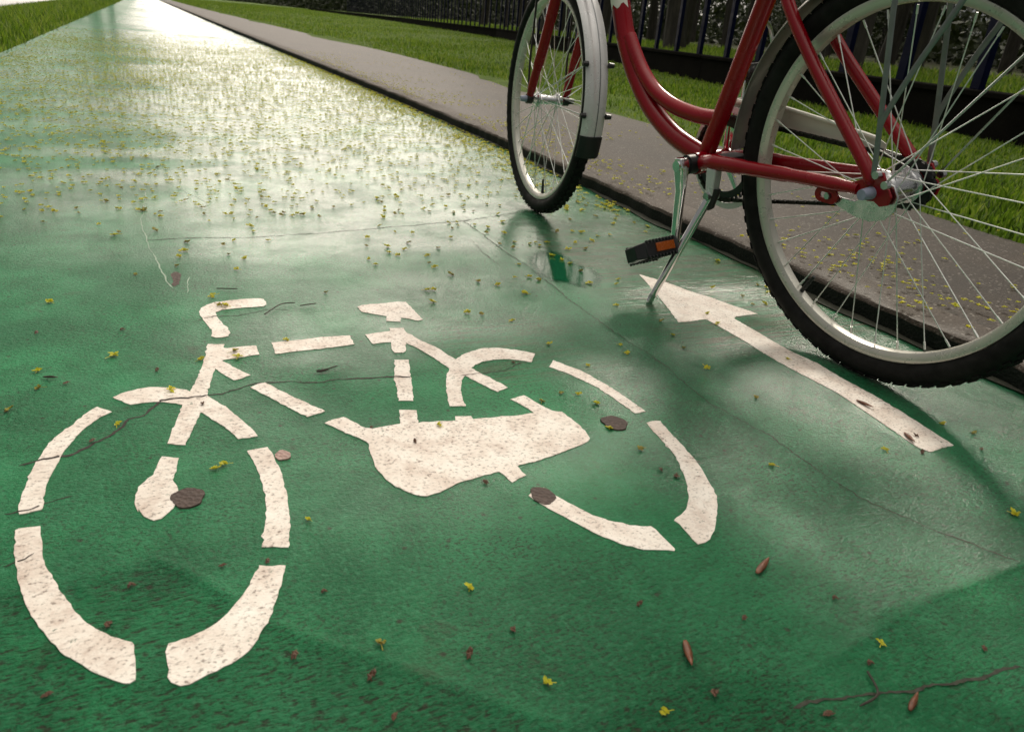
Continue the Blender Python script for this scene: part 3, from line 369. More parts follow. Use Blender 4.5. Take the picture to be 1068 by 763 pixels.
fade=smooth(md,.001,.016); fade=np.where(under,0,fade); Z=Z*fade-.0003*(1-fade)
slick=smooth(X,.62,.85)*smooth(Y,1.15,1.5)*(1-smooth(Y,2.1,2.6)); wet=np.clip(wet+.35*slick,0,1)
coarse=np.clip(cr*1.0+.25*(1-smooth(Y,.4,.7))+.25*glossy+.22*smooth(vnoise(X,Y,6,14),.45,.8)+.06,0,1)
lane=raw_mesh('cycle_lane',np.stack([X,Y,Z],-1).reshape(-1,3),F,M['lane'],smooth=True,attr={'wet':wet.ravel(),'coarse':coarse.ravel(),'combed':combed.ravel(),'slick':slick.ravel()}); tag(lane,kind='structure')

# kerb, walk
ky=np.concatenate([np.linspace(-3,0,12),np.linspace(.05,4,160),np.linspace(4.1,8,60),np.geomspace(8.3,400,50)])
kv=[];n=0
prof=[(0.004,-.05),(0,KH-.012),(.004,KH-.004),(.012,KH),(.115,KH+.002),(.125,KH-.006),(.13,-.05)]
for i,y in enumerate(ky):
    x=interp(KERB,y); wob=.003*math.sin(y*9.1)+.0022*math.sin(y*23.7+1)+.003*math.sin(y*61+2*math.sin(y*7))
    for j,(a,b) in enumerate(prof): kv.append((x+a+(wob if j<4 else 0),y,b+.0015*math.sin(y*13+j)*(1 if j in(2,3,4) else 0)))
kb=MB().add(kv,[(i*7+j,i*7+j+1,(i+1)*7+j+1,(i+1)*7+j) for i in range(len(ky)-1) for j in range(6)]).build('kerb',M['kerb'])
kb.data.materials.append(M['shaded_grime']); kb.data.polygons.foreach_set('material_index',[1 if p.index%6==0 else 0 for p in kb.data.polygons]); tag(kb,kind='structure')
wv=[]
for y in ky:
    a=interp(KERB,y)+.133; b=interp(EDGE,y)
    for t in (0,.04,.1,.25,.5,.75,.95,1): wv.append((a+(b-a)*t,y,KH-.004+.012*math.sin(math.pi*t)-.002*(t==0)-(.004 if t==1 else 0)))
wk=MB().add(wv,[(i*8+j,i*8+j+1,(i+1)*8+j+1,(i+1)*8+j) for i in range(len(ky)-1) for j in range(7)]).build('pavement',M['walk'])
tag(wk,kind='structure')
# dirty gutter line at the kerb foot
gv=[]
for y in ky[:232]:
    x=interp(KERB,y); gv+=[(x-.018-.010*math.sin(y*7)-.006*math.sin(y*17),y,.0022),(x+.01,y,.0026)]
tag(MB().add(gv,[(2*i,2*i+1,2*i+3,2*i+2) for i in range(231)]).build('gutter_dirt',M['joint']),kind='structure')

# cracks and joints
LX,LY,LZ=X,Y,Z
def lane_z(x,y):
    r=min(len(ys)-1,max(0,int(np.searchsorted(ys_lane,y)))); r=min(r,LX.shape[0]-1); c_=min(LX.shape[1]-1,max(0,int(np.searchsorted(LX[r],x))))
    return float(max(LZ[r,c_],LZ[max(r-1,0),c_],LZ[r,max(c_-1,0)],LZ[max(r-1,0),max(c_-1,0)]))
def ribbon(line,wd,z,seed,step=.0045):
    r=random.Random(seed); pts=[]; 
    for (x0,y0),(x1,y1) in zip(line[:-1],line[1:]):
        k=max(1,int(math.hypot(x1-x0,y1-y0)/step)); pts+=[(x0+(x1-x0)*i/k,y0+(y1-y0)*i/k) for i in range(k)]
    pts.append(line[-1]); v=[]; ox=0; ww=.8
    for i,(x,y) in enumerate(pts):
        a=pts[max(0,i-1)]; b=pts[min(len(pts)-1,i+1)]; L=math.hypot(b[0]-a[0],b[1]-a[1])+1e-9; nx,ny=-(b[1]-a[1])/L,(b[0]-a[0])/L
        ox=ox*.78+r.uniform(-.0019,.0019); ww=ww*.7+.3*r.uniform(-.1,1.7); w=wd*max(.08,ww)*(.25 if i in(0,len(pts)-1) else 1)
        zz=max(z if z>.001 and any(inside(np.array([x]),np.array([y]),MARK[k_])[0] for k_ in MARK) else -1,lane_z(x,y)+.0003); v+=[(x+nx*(ox+w),y+ny*(ox+w),zz),(x+nx*(ox-w),y+ny*(ox-w),zz)]
    return v,[(2*i,2*i+1,2*i+3,2*i+2) for i in range(len(pts)-1)]
for pi,p_ in enumerate(PUDDLE[:1]):
    m_=[sum(q[k] for q in p_)/len(p_) for k in(0,1)]; r_=random.Random(pi); ring_=[]
    for a_,b_ in zip(p_,p_[1:]+p_[:1]): ring_+=[(a_[0]+(b_[0]-a_[0])*t_/5+r_.gauss(0,.002),a_[1]+(b_[1]-a_[1])*t_/5+r_.gauss(0,.002)) for t_ in range(5)]
    zt=min(.0006,max(lane_z(*q) for q in ring_)-.0002); n_p=len(ring_)
    o=MB().add([(m_[0],m_[1],zt)]+[(m_[0]+(x-m_[0])*q_,m_[1]+(y-m_[1])*q_,zt) for q_ in (.6,1.18) for x,y in ring_],[(0,1+j,1+(j+1)%n_p) for j in range(n_p)]+[(1+j,1+n_p+j,1+n_p+(j+1)%n_p,1+(j+1)%n_p) for j in range(n_p)]).build('puddle',M['puddle'])
    at_=o.data.attributes.new('edge','FLOAT','POINT'); at_.data.foreach_set('value',[0. if v.index>n_p else 1. for v in o.data.vertices]); tag(o,kind='structure')
JOINT_W=(.0017,.0011,.0007,.0020)
for i,l in enumerate(CRACK): tag(MB().add(*ribbon(l,.0021 if i==0 else .0012,.0012,i)).build('crack',M['crack']),kind='structure')
for i,l in enumerate(JOINT): tag(MB().add(*ribbon(l,JOINT_W[i],.0002,50+i)).build('joint',M['joint']),kind='structure')
for i,l in enumerate(SCRAPE): tag(MB().add(*ribbon(l,(.0014,.0012,.009,.0012)[i],.0006,80+i,.012)).build('scrape_mark',M['scar' if i!=2 else 'plug']),kind='structure')

for i,l in enumerate(SCUFF[:0]): tag(MB().add(*ribbon(l,.0008,.0012,140+i,.003)).build('scuff_mark',M['crack']),kind='structure')

# painted markings: thin slabs of thermoplastic lying on the lane
def slab(name,poly,parent,seed,z=.0007,step=.006):
    import bmesh
    r=random.Random(seed); P=[]; n=len(poly)
    for i in range(n):
        (x0,y0),(x1,y1)=poly[i],poly[(i+1)%n]; L=math.hypot(x1-x0,y1-y0); k=max(1,int(L/step))
        for j in range(k):
            t=j/k; a=.0007*(1 if j else .3); P.append((x0+(x1-x0)*t+r.gauss(0,a),y0+(y1-y0)*t+r.gauss(0,a)))
    b=bmesh.new(); lo=[b.verts.new((x,y,-.0012)) for x,y in P]; hi=[b.verts.new((x,y,z)) for x,y in P]
    f=b.faces.new(hi)
    for i in range(len(P)): b.faces.new((lo[i],lo[(i+1)%len(P)],hi[(i+1)%len(P)],hi[i]))
    b.normal_update()
    if f.normal.z<0: bmesh.ops.reverse_faces(b,faces=b.faces)
    bmesh.ops.triangulate(b,faces=[f]); me=bpy.data.meshes.new(name); b.to_mesh(me); b.free(); me.materials.append(M['paint'])
    o=bpy.data.objects.new(name,me); COL.objects.link(o)
    if parent: o.parent=parent
    return o
sym=tag(empty('bicycle_symbol',(0.24,.95,0)),'white painted bicycle symbol, worn and stencilled in dashes on the green lane','road marking')
names={'fw_ul':'wheel_segment','fork':'fork_stem','hub':'wheel_hub','fw_r':'wheel_segment','fw_ll':'wheel_segment','fw_lr':'wheel_segment','bar':'handlebar','toptube':'frame_tube','downtube':'frame_tube','body':'chain_case','seat':'saddle','stay':'rear_stay','seattube':'frame_tube','rw_u':'wheel_segment','rw_r':'wheel_segment','rw_l':'wheel_segment'}
for i,(k,nm) in enumerate(names.items()): slab(nm,[(x-.24,y-.95) for x,y in MARK[k]],sym,i,0.0007+(.0002 if k in('stay','body') else 0))
tag(slab('arrow_marking',MARK['arrow'],None,77),'long white painted arrow beside the bicycle kickstand','road marking')
# bare round patches
pl=[('dark oval bare asphalt patch at the hub of the painted front wheel','plug'),('round brown asphalt plug inside the painted rear wheel','plug'),('round brown asphalt plug on the end of the lower rear wheel arc','plug'),('small pinkish bare patch right of the painted front wheel','plug_pale')]
for i,((c,a,b),(lb,mt)) in enumerate(zip(PLUG,pl)):
    r=random.Random(i+3); vs=[(0,0,.0018)]; k=40
    for j in range(k):
        t=2*math.pi*j/k; q=1+.05*math.sin(3*t+i)+.04*math.sin(5*t+2*i)+r.uniform(-.03,.03); vs.append((a*q*math.cos(t),b*q*math.sin(t),.0014))
    vs+=[(x*1.02,y*1.02,-.002) for x,y,z in vs[1:]]
    f=[(0,1+j,1+(j+1)%k) for j in range(k)]+[(1+j,1+k+j,1+k+(j+1)%k,1+(j+1)%k) for j in range(k)]
    o=MB().add(vs,f).build('asphalt_plug',M[mt],loc=(c[0],c[1],0)); tag(o,lb,'asphalt patch','bare asphalt spots')

# ---------------------------------------------------------------- grass
def blades(name,n,sampler,h0,h1,wd,m,seed,segs=True):
    g=np.random.default_rng(seed); x,y,z,hs=sampler(n,g); n=len(x)
    a=g.random(n)*6.283; h=(h0+(h1-h0)*g.random(n)**1.5)*hs; lean=h*g.uniform(.1,.75,n); la=g.random(n)*6.283; w=wd*(.6+.8*g.random(n))*np.maximum(1,hs**.5)
    ax,ay=np.cos(a)*w/2,np.sin(a)*w/2; lx,ly=np.cos(la)*lean,np.sin(la)*lean
    p0=np.stack([x-ax,y-ay,z-.01],-1);p1=np.stack([x+ax,y+ay,z-.01],-1)
    p2=np.stack([x+ax*.8+lx*.35,y+ay*.8+ly*.35,z+h*.6],-1);p3=np.stack([x-ax*.8+lx*.35,y-ay*.8+ly*.35,z+h*.6],-1)
    p4=np.stack([x+lx,y+ly,z+h],-1); p5=p4+np.stack([ax*.1,ay*.1,0*ax],-1)
    V=np.stack([p0,p1,p2,p3,p4,p5],1).reshape(-1,3); i=np.arange(n)[:,None]*6
    F=np.concatenate([i+np.array([[0,1,2,3]]),i+np.array([[3,2,5,4]])])
    o=raw_mesh(name,V,F,m); tag(o,kind='stuff'); return o
def tab(T,y): return np.interp(y,[t[0] for t in T],[t[1] for t in T])
def right_s(n,g):
    y=.6+ (g.random(n)**2.6)*150; a=tab(EDGE,y)-.015; b=tab(FENCE,y)-.16; x=a+(b-a)*g.random(n)**1.0
    cl=.55+.9*vnoise(x,y,2.6,21); hs=cl*(1+y/30)*np.where(x-a<.12,.6,1); cl=cl*(.4+1.1*vnoise(x,y,9,26)); keep=g.random(n)<.1+.9*np.clip(cl,0,1); return x[keep],y[keep],(np.full(n,.045)+.0*x)[keep],hs[keep]
tag(blades('grass',170000,right_s,.009,.038,.0075,M['grass'],31),'bright green verge grass between pavement and fence','grass')
def left_s(n,g):
    y=5.5+(g.random(n)**1.7)*50; x=-1.0-.05*g.random(n)-(g.random(n)**.8)*2.6*np.minimum(1,.4+y/20)
    cl=.55+.9*vnoise(x,y,2.6,22); hs=cl*(1+y/90)*np.where(x>-1.2,.6,1.1)*(1-.35*smooth(-x,1.7,2.6)); z=np.interp(x,tx,tz); return x,y,z,hs
tag(blades('grass',70000,left_s,.04,.14,.009,M['grass'],32),'bright green bank grass left of the lane','grass')
def far_s(n,g):
    y=1.+(g.random(n)**1.5)*60; o_=.25+g.random(n)**1.3*5; x=tab(FENCE,y)+o_; cl=.5+.9*vnoise(x,y,1.6,23); return x,y,.27+.022*o_,cl*(1+y/60)
tag(blades('grass',60000,far_s,.03,.10,.012,M['grass'],33),'sunlit grass strip behind the fence','grass')

# ---------------------------------------------------------------- fence on its low wall
def at_fence(s):   # point and direction at arc length s from Y=1
    pts=[(interp(FENCE,1),1.)]+[(x,y) for y,x in FENCE if y>1]; 
    for (x0,y0),(x1,y1) in zip(pts[:-1],pts[1:]):
        L=math.hypot(x1-x0,y1-y0)
        if s<=L: return x0+(x1-x0)*s/L,y0+(y1-y0)*s/L,math.atan2(y1-y0,x1-x0)
        s-=L
wl=MB(); pts=[(x,y) for y,x in FENCE if y<300]
for (x0,y0),(x1,y1) in zip(pts[:-1],pts[1:]):
    a=math.atan2(y1-y0,x1-x0); L=math.hypot(x1-x0,y1-y0)
    k=max(1,int(L/2.4))
    for j in range(k):
        t=(j+.5)/k; wl.box((x0+(x1-x0)*t,y0+(y1-y0)*t,.15),(L/k-.006,.22,.36),Matrix.Rotation(a,3,'Z'))
        wl.box((x0+(x1-x0)*t,y0+(y1-y0)*t,.345),(L/k-.012,.27,.045),Matrix.Rotation(a,3,'Z'))
o=wl.build('low_wall',M['wall'],bevel=.008); tag(o,'low dark concrete wall carrying the fence behind the grass verge','wall')
fe=tag(empty('fence',(interp(FENCE,1),1,.37)),'dark blue metal fence of flat upright bars on the low wall','fence')
fx,fy=fe.location.x,fe.location.y
bar=MB().box((0,0,.93),(.115,.05,1.86)).build('picket',M['fence'],fe,bevel=.006)
nb=98; SP=.92
for i in range(nb):
    o=bar if i==0 else bar.copy()
    if i: COL.objects.link(o); o.parent=fe
    x,y,a=at_fence(.5+i*SP); o.location=(x-fx,y-fy,-.005); o.rotation_euler=(0,0,a+R(random.uniform(-4,4)))
for z in (1.7,):
    rm=MB()
    for i in range(nb-1):
        x0,y0,a=at_fence(.5+i*SP); x1,y1,_=at_fence(.5+(i+1)*SP); rm.box(((x0+x1)/2-fx,(y0+y1)/2-fy,z),(SP+.004,.03,.045),Matrix.Rotation(a,3,'Z'))
    rm.build('rail',M['fence'],fe)

# ---------------------------------------------------------------- trees
def make_tree(seed,h,r0,leaf_n,crown_lo,spread,leaf,m):
    r=random.Random(seed); g=np.random.default_rng(seed); t=MB(); ends=[]
    lean=(r.uniform(-.06,.06),r.uniform(-.06,.06)); sp=[(lean[0]*h*q+.12*math.sin(q*5+seed),lean[1]*h*q+.12*math.cos(q*4+seed)-.12*math.cos(seed),h*q) for q in np.linspace(0,1,9)]
    t.tube([(0,0,-.15)]+sp,[r0*1.5,r0*1.15]+[r0*(1-.8*q) for q in np.linspace(.12,1,8)],10)
    for k in range(13):
        q=r.uniform(crown_lo*.8,.97); i=min(7,int(q*8)); b=Vector(sp[i]).lerp(Vector(sp[i+1]),q*8-i); a=k*2.4+r.uniform(-.4,.4); L=spread*(1.15-q*.7)*r.uniform(.7,1.1)
        d=Vector((math.cos(a),math.sin(a),r.uniform(.25,.8))); P=[b]
        for j in range(4): P.append(P[-1]+d*L/4+Vector((r.uniform(-.1,.1),r.uniform(-.1,.1),r.uniform(0,.16)))*L/3)
        rr=r0*.42*(1-q*.6); t.tube(P,[rr,rr*.8,rr*.6,rr*.4,rr*.15],6); ends+=[P[2],P[3],P[4]]
        for s_ in range(3):
            b2=P[1+s_]; d2=Vector((r.uniform(-1,1),r.uniform(-1,1),r.uniform(0,.9))); e=b2+d2*L*.35; t.tube([b2,(b2+e)/2+Vector((0,0,.06)),e],[rr*.4,rr*.25,rr*.1],5); ends.append(e)
    ends=np.array([tuple(e) for e in ends]); n=leaf_n; c=ends[g.integers(0,len(ends),n)]+g.normal(0,spread*.13,(n,3))
    a=g.normal(0,1,(n,3)); a/=np.linalg.norm(a,axis=1)[:,None]; b=np.cross(a,g.normal(0,1,(n,3))); b/=np.linalg.norm(b,axis=1)[:,None]; s=leaf*(.6+.8*g.random((n,1)))
    V=np.stack([c-a*s,c+b*s*.45,c+a*s,c-b*s*.45],1).reshape(-1,3); F=np.arange(n*4).reshape(-1,4)
    e=empty('tree'); trunk=t.build('trunk',M['bark'],e); crown=raw_mesh('crown',V,F,m,e); return e
protos=[make_tree(3,8.5,.17,1500,.38,2.6,.075,M['leaves']),make_tree(5,10,.13,1300,.45,2.3,.075,M['leaves']),make_tree(9,7,.21,1700,.32,2.8,.08,M['leaves']),make_tree(12,9,.10,1000,.42,2.0,.07,M['leaves'])]
spots=[]
for i in range(44):
    y=2.2+i*.95+random.uniform(-.6,.6); off=[2.4,5.2,8.,3.6,11.,6.6,14.][i%7]+random.uniform(-.6,.6); spots.append((interp(FENCE,y)+off,y,i%4))
LT=['broad dark trunk with low limbs','slim tall trunk leaning slightly','thick old trunk with spreading limbs','thin young trunk with sparse leaves']
for i,(x,y,k) in enumerate(spots):
    o=protos[k] if k not in [s[2] for s in spots[:i]] else copy_tree(protos[k])
    o.location=(x,y,back_z(x-interp(FENCE,y))); o.rotation_euler=(0,0,i*1.7); sc=.85+.3*((i*37)%10)/10; o.scale=(sc,sc,sc)
    where='by the fence' if i%7 in(0,3) else ('deeper in the wood' if i%7 in(2,4,6) else 'just behind the fence')
    zone='seen through the rear wheel' if y<7 else ('seen between the wheels' if y<16 else 'left of the front wheel')
    tag(o,'%s %s, %s'%(LT[k],where,zone),'tree','trees of the wood behind the fence')
lt=make_tree(21,12,.22,6500,.22,3.6,.12,M['leaves']); lp=[(-2.3,48,1.,0),(-2.7,60,1.1,1),(-2.4,76,1.15,2.5),(-3.0,94,1.2,4)]
LL=['nearest leafy tree on the grass bank far up the lane','tall leafy tree second along the far left bank','leafy tree third along the far left bank','farthest leafy tree by the vanishing end of the lane']
for i,(x,y,s,rz) in enumerate(lp):
    o=lt if i==0 else copy_tree(lt); o.location=(x,y,-.15); o.scale=(s,s,s); o.rotation_euler=(0,0,rz); tag(o,LL[i],'tree','trees along the left bank')
# shrubs of the understorey
def make_shrub(seed,n,w,h):
    g=np.random.default_rng(seed); e=empty('shrub'); st=MB(); ends=[]
    for k in range(9):
        a=g.random()*6.28; L=w*g.uniform(.4,.9); tip=(math.cos(a)*L,math.sin(a)*L,h*g.uniform(.55,1.)); mid=(tip[0]*.35,tip[1]*.35,tip[2]*.6); st.tube([(0,0,-.05),mid,tip],[.018,.012,.004],5); ends+=[mid,tip]
    ends=np.array(ends); c=ends[g.integers(0,len(ends),n)]+g.normal(0,.22,(n,3))*[w,w,h*.8]; c[:,2]=np.abs(c[:,2])
    a=g.normal(0,1,(n,3)); a/=np.linalg.norm(a,axis=1)[:,None]; b=np.cross(a,g.normal(0,1,(n,3))); b/=np.linalg.norm(b,axis=1)[:,None]; s=.045*(.6+.8*g.random((n,1)))
    V=np.stack([c-a*s,c+b*s*.5,c+a*s,c-b*s*.5],1).reshape(-1,3)
    st.build('stem',M['bark'],e); raw_mesh('foliage',V,np.arange(n*4).reshape(-1,4),M['bush'],e); return e
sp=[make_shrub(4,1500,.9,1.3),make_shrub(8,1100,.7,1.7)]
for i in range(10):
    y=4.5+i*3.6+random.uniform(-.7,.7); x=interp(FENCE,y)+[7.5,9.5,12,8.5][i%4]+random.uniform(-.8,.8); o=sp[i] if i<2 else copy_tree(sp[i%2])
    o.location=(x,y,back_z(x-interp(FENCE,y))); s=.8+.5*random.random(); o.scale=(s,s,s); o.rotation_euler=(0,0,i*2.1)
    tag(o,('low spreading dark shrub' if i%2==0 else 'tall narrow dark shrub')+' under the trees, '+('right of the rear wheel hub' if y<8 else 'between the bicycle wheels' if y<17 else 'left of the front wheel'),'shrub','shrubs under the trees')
# the far wood reads as one mass: leaves and bare poles with the sky showing through
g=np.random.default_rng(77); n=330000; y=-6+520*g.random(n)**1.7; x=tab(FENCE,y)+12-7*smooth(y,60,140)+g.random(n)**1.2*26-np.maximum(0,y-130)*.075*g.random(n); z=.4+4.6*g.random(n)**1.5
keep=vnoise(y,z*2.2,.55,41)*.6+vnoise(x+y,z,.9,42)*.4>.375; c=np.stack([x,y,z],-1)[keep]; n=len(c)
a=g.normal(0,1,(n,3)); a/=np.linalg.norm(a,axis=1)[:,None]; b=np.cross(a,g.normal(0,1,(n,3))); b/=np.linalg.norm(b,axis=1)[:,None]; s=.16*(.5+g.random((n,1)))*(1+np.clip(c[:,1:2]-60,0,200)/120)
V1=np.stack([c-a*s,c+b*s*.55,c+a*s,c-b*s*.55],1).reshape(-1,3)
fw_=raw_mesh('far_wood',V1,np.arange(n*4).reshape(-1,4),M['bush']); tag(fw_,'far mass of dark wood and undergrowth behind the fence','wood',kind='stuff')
# ---------------------------------------------------------------- the bicycle
def frame_matrix(f,l,u,o):
    m=Matrix.Identity(4)
    for i in range(3): m[i][0]=f[i]; m[i][1]=l[i]; m[i][2]=u[i]; m[i][3]=o[i]
    return m
MB_=frame_matrix(BF,BL,BU,BO); MF=frame_matrix(FF,FL,FU,FO); LF=MB_.inverted()@MF
bike=tag(empty('bicycle'),'red step-through city bicycle leaning on its kickstand beside the kerb','bicycle'); bike.matrix_world=MB_
def fromF(p): return tuple(LF@Vector(p))
def spline(pts,n=6):
    P=[Vector(p) for p in pts]; out=[]
    for i in range(len(P)-1):
        a=P[max(0,i-1)];b=P[i];c=P[i+1];d=P[min(len(P)-1,i+2)]
        for k in range(n):
            t=k/n; out.append(.5*((2*b)+(c-a)*t+(2*a-5*b+4*c-d)*t*t+(3*b-a-3*c+d)*t**3))
    return out+[P[-1]]
def arc(c,r,a0,a1,n=14): return [(c[0]+r*math.cos(R(a0+(a1-a0)*i/n)),c[1]+r*math.sin(R(a0+(a1-a0)*i/n))) for i in range(n+1)]

def wheel(rear):
    w=empty('wheel'); c=(0,0,0)
    t=MB(); Rt=.3065; rt=.0210
    t.ring([(Rt+rt*math.cos(a),rt*1.02*math.sin(a)) for a in np.linspace(-2.55,2.55,18)],120)
    kn=76
    for i in range(kn):
        a=2*math.pi*i/kn
        for sd in(-1,1):
            for (q,y,dz,dx,dy,off) in((.0165,.0138,.0045,.0135,.006,0),(.0208,.0055,.0030,.0150,.008,.5)):
                b=a+off*2*math.pi/kn+(.25*sd*2*math.pi/kn); rr=Rt+q; M3=Matrix.Rotation(-b,3,'Y')
                t.box((rr*math.cos(b),sd*y,rr*math.sin(b)),(dz,dy,dx),M3@Matrix.Rotation(-sd*(.6 if off==0 else .15),3,'Z'))
    t.build('tyre',M['rubber'],w)
    MB().ring([(.2875,-.0128),(.2875,.0128),(.285,.0136),(.2775,.0128),(.2715,.008),(.2700,0),(.2715,-.008),(.2775,-.0128),(.285,-.0136)],120).build('rim',M['rim'],w)
    h=MB(); fl=.032; fr=.030 if rear else .021
    if rear:
        h.ring([(0,-.042),(.012,-.042),(.022,-.036),(.0285,-.034),(.0285,-.030),(.024,-.027),(.024,.020),(.0245,.024),(fr,.026),(fr,.032),(.027,.036),(.024,.047),(.0,.047)],40,closed=False)
    else:
        h.ring([(0,-.046),(.012,-.046),(.013,-.036),(fr,-.034),(fr,-.029),(.0135,-.025),(.0125,0),(.0135,.025),(fr,.029),(fr,.034),(.013,.036),(.012,.046),(0,.046)],40,closed=False)
    h.cyl((0,-.075,0),(0,.075,0),.0048,12); h.build('hub',M['alu'],w)
    N=36
    for i in range(N):
        s=1 if i%2 else -1; cr=1 if (i//2)%2 else -1; a=2*math.pi*(i+.5)/N; b=a+cr*R(62)
        p0=((fr-.003)*math.cos(b),s*(fl-.002+.003*cr),(fr-.003)*math.sin(b)); p1=(.2712*math.cos(a),s*.002,.2665*math.sin(a)); d=(Vector(p0)-Vector(p1)).normalized(); q=Vector(p1)+d*.013
        MB().tube([p0,q],.00105,6).tube([q,p1],.0019,6).build('spoke',M['spoke'],w)
    av=R(-57) if rear else R(262)
    e=(math.cos(av),0,math.sin(av)); MB().tube([tuple(.270*x for x in e),tuple(.245*x for x in e)],.0045,8).tube([tuple(.245*x for x in e),tuple(.228*x for x in e)],[.0038,.003],8).build('valve',M['black'],w)
    return w
rw=wheel(True); rw.parent=bike; rw.scale=(1.014,1,1.014); rw.location=(-.010,0,.336); rw.rotation_euler=(0,0,0)
fw=wheel(False); fw.parent=bike; fw.matrix_local=LF@Matrix.Translation((0,0,.3315))

# frame: bottom bracket shell, welded tubes as its sub-parts
BB=(.434,0,.298); TR=.0175
fr=MB().cyl((BB[0],-.037,BB[2]),(BB[0],.037,BB[2]),.0225,24).build('frame',M['red'],bike)
crown=fromF((-.160,0,.70)); headlo=fromF((-.172,0,.725)); headhi=fromF((-.232,0,.855))
dt=spline([headlo,(.84,0,.715),(.795,0,.655),(.772,0,.592),(.751,0,.532),(.722,0,.476),(.681,0,.423),(.627,0,.375),(.545,0,.332),(BB[0],0,BB[2]+.006)],7)
MB().tube(dt,.0215,18).build('down_tube',M['red'],fr)
MB().tube(spline([(.735,0,.527),(.705,0,.487),(.672,0,.452),(.624,0,.418),(.556,0,.395),(.478,0,.386),(.412,0,.388)],7),.0165,16).build('brace_tube',M['red'],fr)
st=Vector((.326-.446,0,.601-.305)).normalized(); s0=Vector((.4445,0,.305))
MB().tube([s0,s0+st*.47],TR,18).build('seat_tube',M['red'],fr)
MB().tube([headlo,headhi],.0195,18).build('head_tube',M['red'],fr)
top=s0+st*.405
for sd in(1,-1):
    MB().tube(spline([(BB[0]-.012,sd*.026,BB[2]+.002),(.372,sd*.040,.312),(.30,sd*.046,.3185),(.225,sd*.047,.3235),(.12,sd*.052,.3315),(.010,sd*.057,.3375)],6),[.0165]*8+[.0150]*6+[.0135]*8+[.0120]*6+[.010]*3,14).build('chain_stay',M['red'],fr)
    MB().tube(spline([(-.007,sd*.057,.349),(.003,sd*.056,.370),(.094,sd*.047,.456),(.166,sd*.040,.525),(.228,sd*.034,.594),(top.x+.008,sd*.016,top.z)],6),[.009,.0095,.010]+[.0108]*28,14).build('seat_stay',M['red'],fr)
    d=MB().prism([(.040,.341),(.018,.352),(.002,.372),(-.018,.374),(-.026,.362),(-.020,.350),(-.036,.346),(-.044,.333),(-.040,.317),(-.024,.311),(-.010,.318),(.004,.316),(.030,.325)],sd*.058-.0025,sd*.058+.0025)
    d.v=[(-.004+(x+.004)*.86 if x<.01 else x,y,.3385+(z-.3345)*(.84 if x<.01 else .95)) for x,y,z in d.v]
    d.v=[(x-.013,y,z) for x,y,z in d.v]
    d.build('dropout',M['red'],fr,bevel=.001)
    MB().cyl((-.015,sd*.060,.337),(-.015,sd*.083,.337),.0105,14,.0085).build('axle_nut',M['nut' if sd==1 else 'steel'],fr)
    for (x,z) in((-.024,.368),(-.043,.356)): MB().cyl((x,sd*.062,z),(x,sd*.071,z),.0065,8).build('eyelet_bolt',M['steel'],fr)
MB().cyl((BB[0],.037,BB[2]),(BB[0],.058,BB[2]),.020,20).build('bearing_cup',M['black'],fr)
# white and plum transfer on the down tube, with a little illegible scroll
def tube_patch(u0,u1,a0,a1,r,jag,m,name):
    seg=[p for p in dt]; import bisect
    cum=[0.]
    for a,b in zip(seg[:-1],seg[1:]): cum.append(cum[-1]+(b-a).length)
    def at(s):
        i=max(0,min(len(seg)-2,bisect.bisect(cum,s)-1)); t=(s-cum[i])/(cum[i+1]-cum[i]); return seg[i].lerp(seg[i+1],t),(seg[i+1]-seg[i]).normalized()
    vs=[];nu,na=14,14
    for i in range(nu+1):
        for j in range(na+1):
            a=a0+(a1-a0)*j/na; e=jag*(abs(((j*3/na)%1)-.5)*2) if i==nu else 0
            s=u0+(u1-u0)*i/nu+e; p,t=at(s); L=Vector((0,1,0)); n=t.cross(L).normalized()
            vs.append(p+(L*math.cos(a)+n*math.sin(a))*r)
    MB().add(vs,[(i*(na+1)+j,i*(na+1)+j+1,(i+1)*(na+1)+j+1,(i+1)*(na+1)+j) for i in range(nu) for j in range(na)]).build(name,m,fr)
Lt=sum((b-a).length for a,b in zip(dt[:-1],dt[1:])); s_at=lambda z: min(((abs(p.z-z),sum((b-a).length for a,b in zip(dt[:i],dt[1:i+1]))) for i,p in enumerate(dt)))[1]
tube_patch(s_at(.66),s_at(.588),-1.7,1.7,.02195,.014,M['white'],'transfer')
tube_patch(s_at(.585),s_at(.535),-.1,1.0,.0218,.012,M['violet'],'transfer')

tube_patch(s_at(.512),s_at(.500),.45,.62,.0218,.004,M['white'],'transfer')
tube_patch(s_at(.505),s_at(.496),.70,.82,.0218,.003,M['white'],'transfer')
# fork in the front wheel's own frame
fk=MB().tube([fromF((-.16,-.05,.70)),fromF((-.16,.05,.70))],.016,14).tube([crown,headlo],.0185,16).build('fork',M['red'],bike)
for sd in(1,-1):
    MB().tube([fromF(p) for p in spline([(-.160,sd*.047,.71),(-.115,sd*.050,.595),(-.070,sd*.053,.487),(-.028,sd*.055,.40),(-.006,sd*.056,.352),(0,sd*.056,.3315)],5)],[.0155]*8+[.0145]*6+[.0125]*6+[.0105]*6,14,).build('fork_blade',M['red'],fk)
    MB().cyl(fromF((0,sd*.050,.3315)),fromF((0,sd*.066,.3315)),.014,14).build('axle_washer',M['black'],fk)
    MB().cyl(fromF((0,sd*.066,.3315)),fromF((0,sd*.084,.3315)),.0095,12,.0075).build('axle_nut',M['nut' if sd==1 else 'black'],fk)
    MB().tube([fromF((.012,sd*.058,.345)),fromF((.020,sd*.058,.44)),fromF((.014,sd*.056,.60)),fromF((-.02,sd*.05,.70))],.0032,8).build('carrier_strut',M['black'],fk)
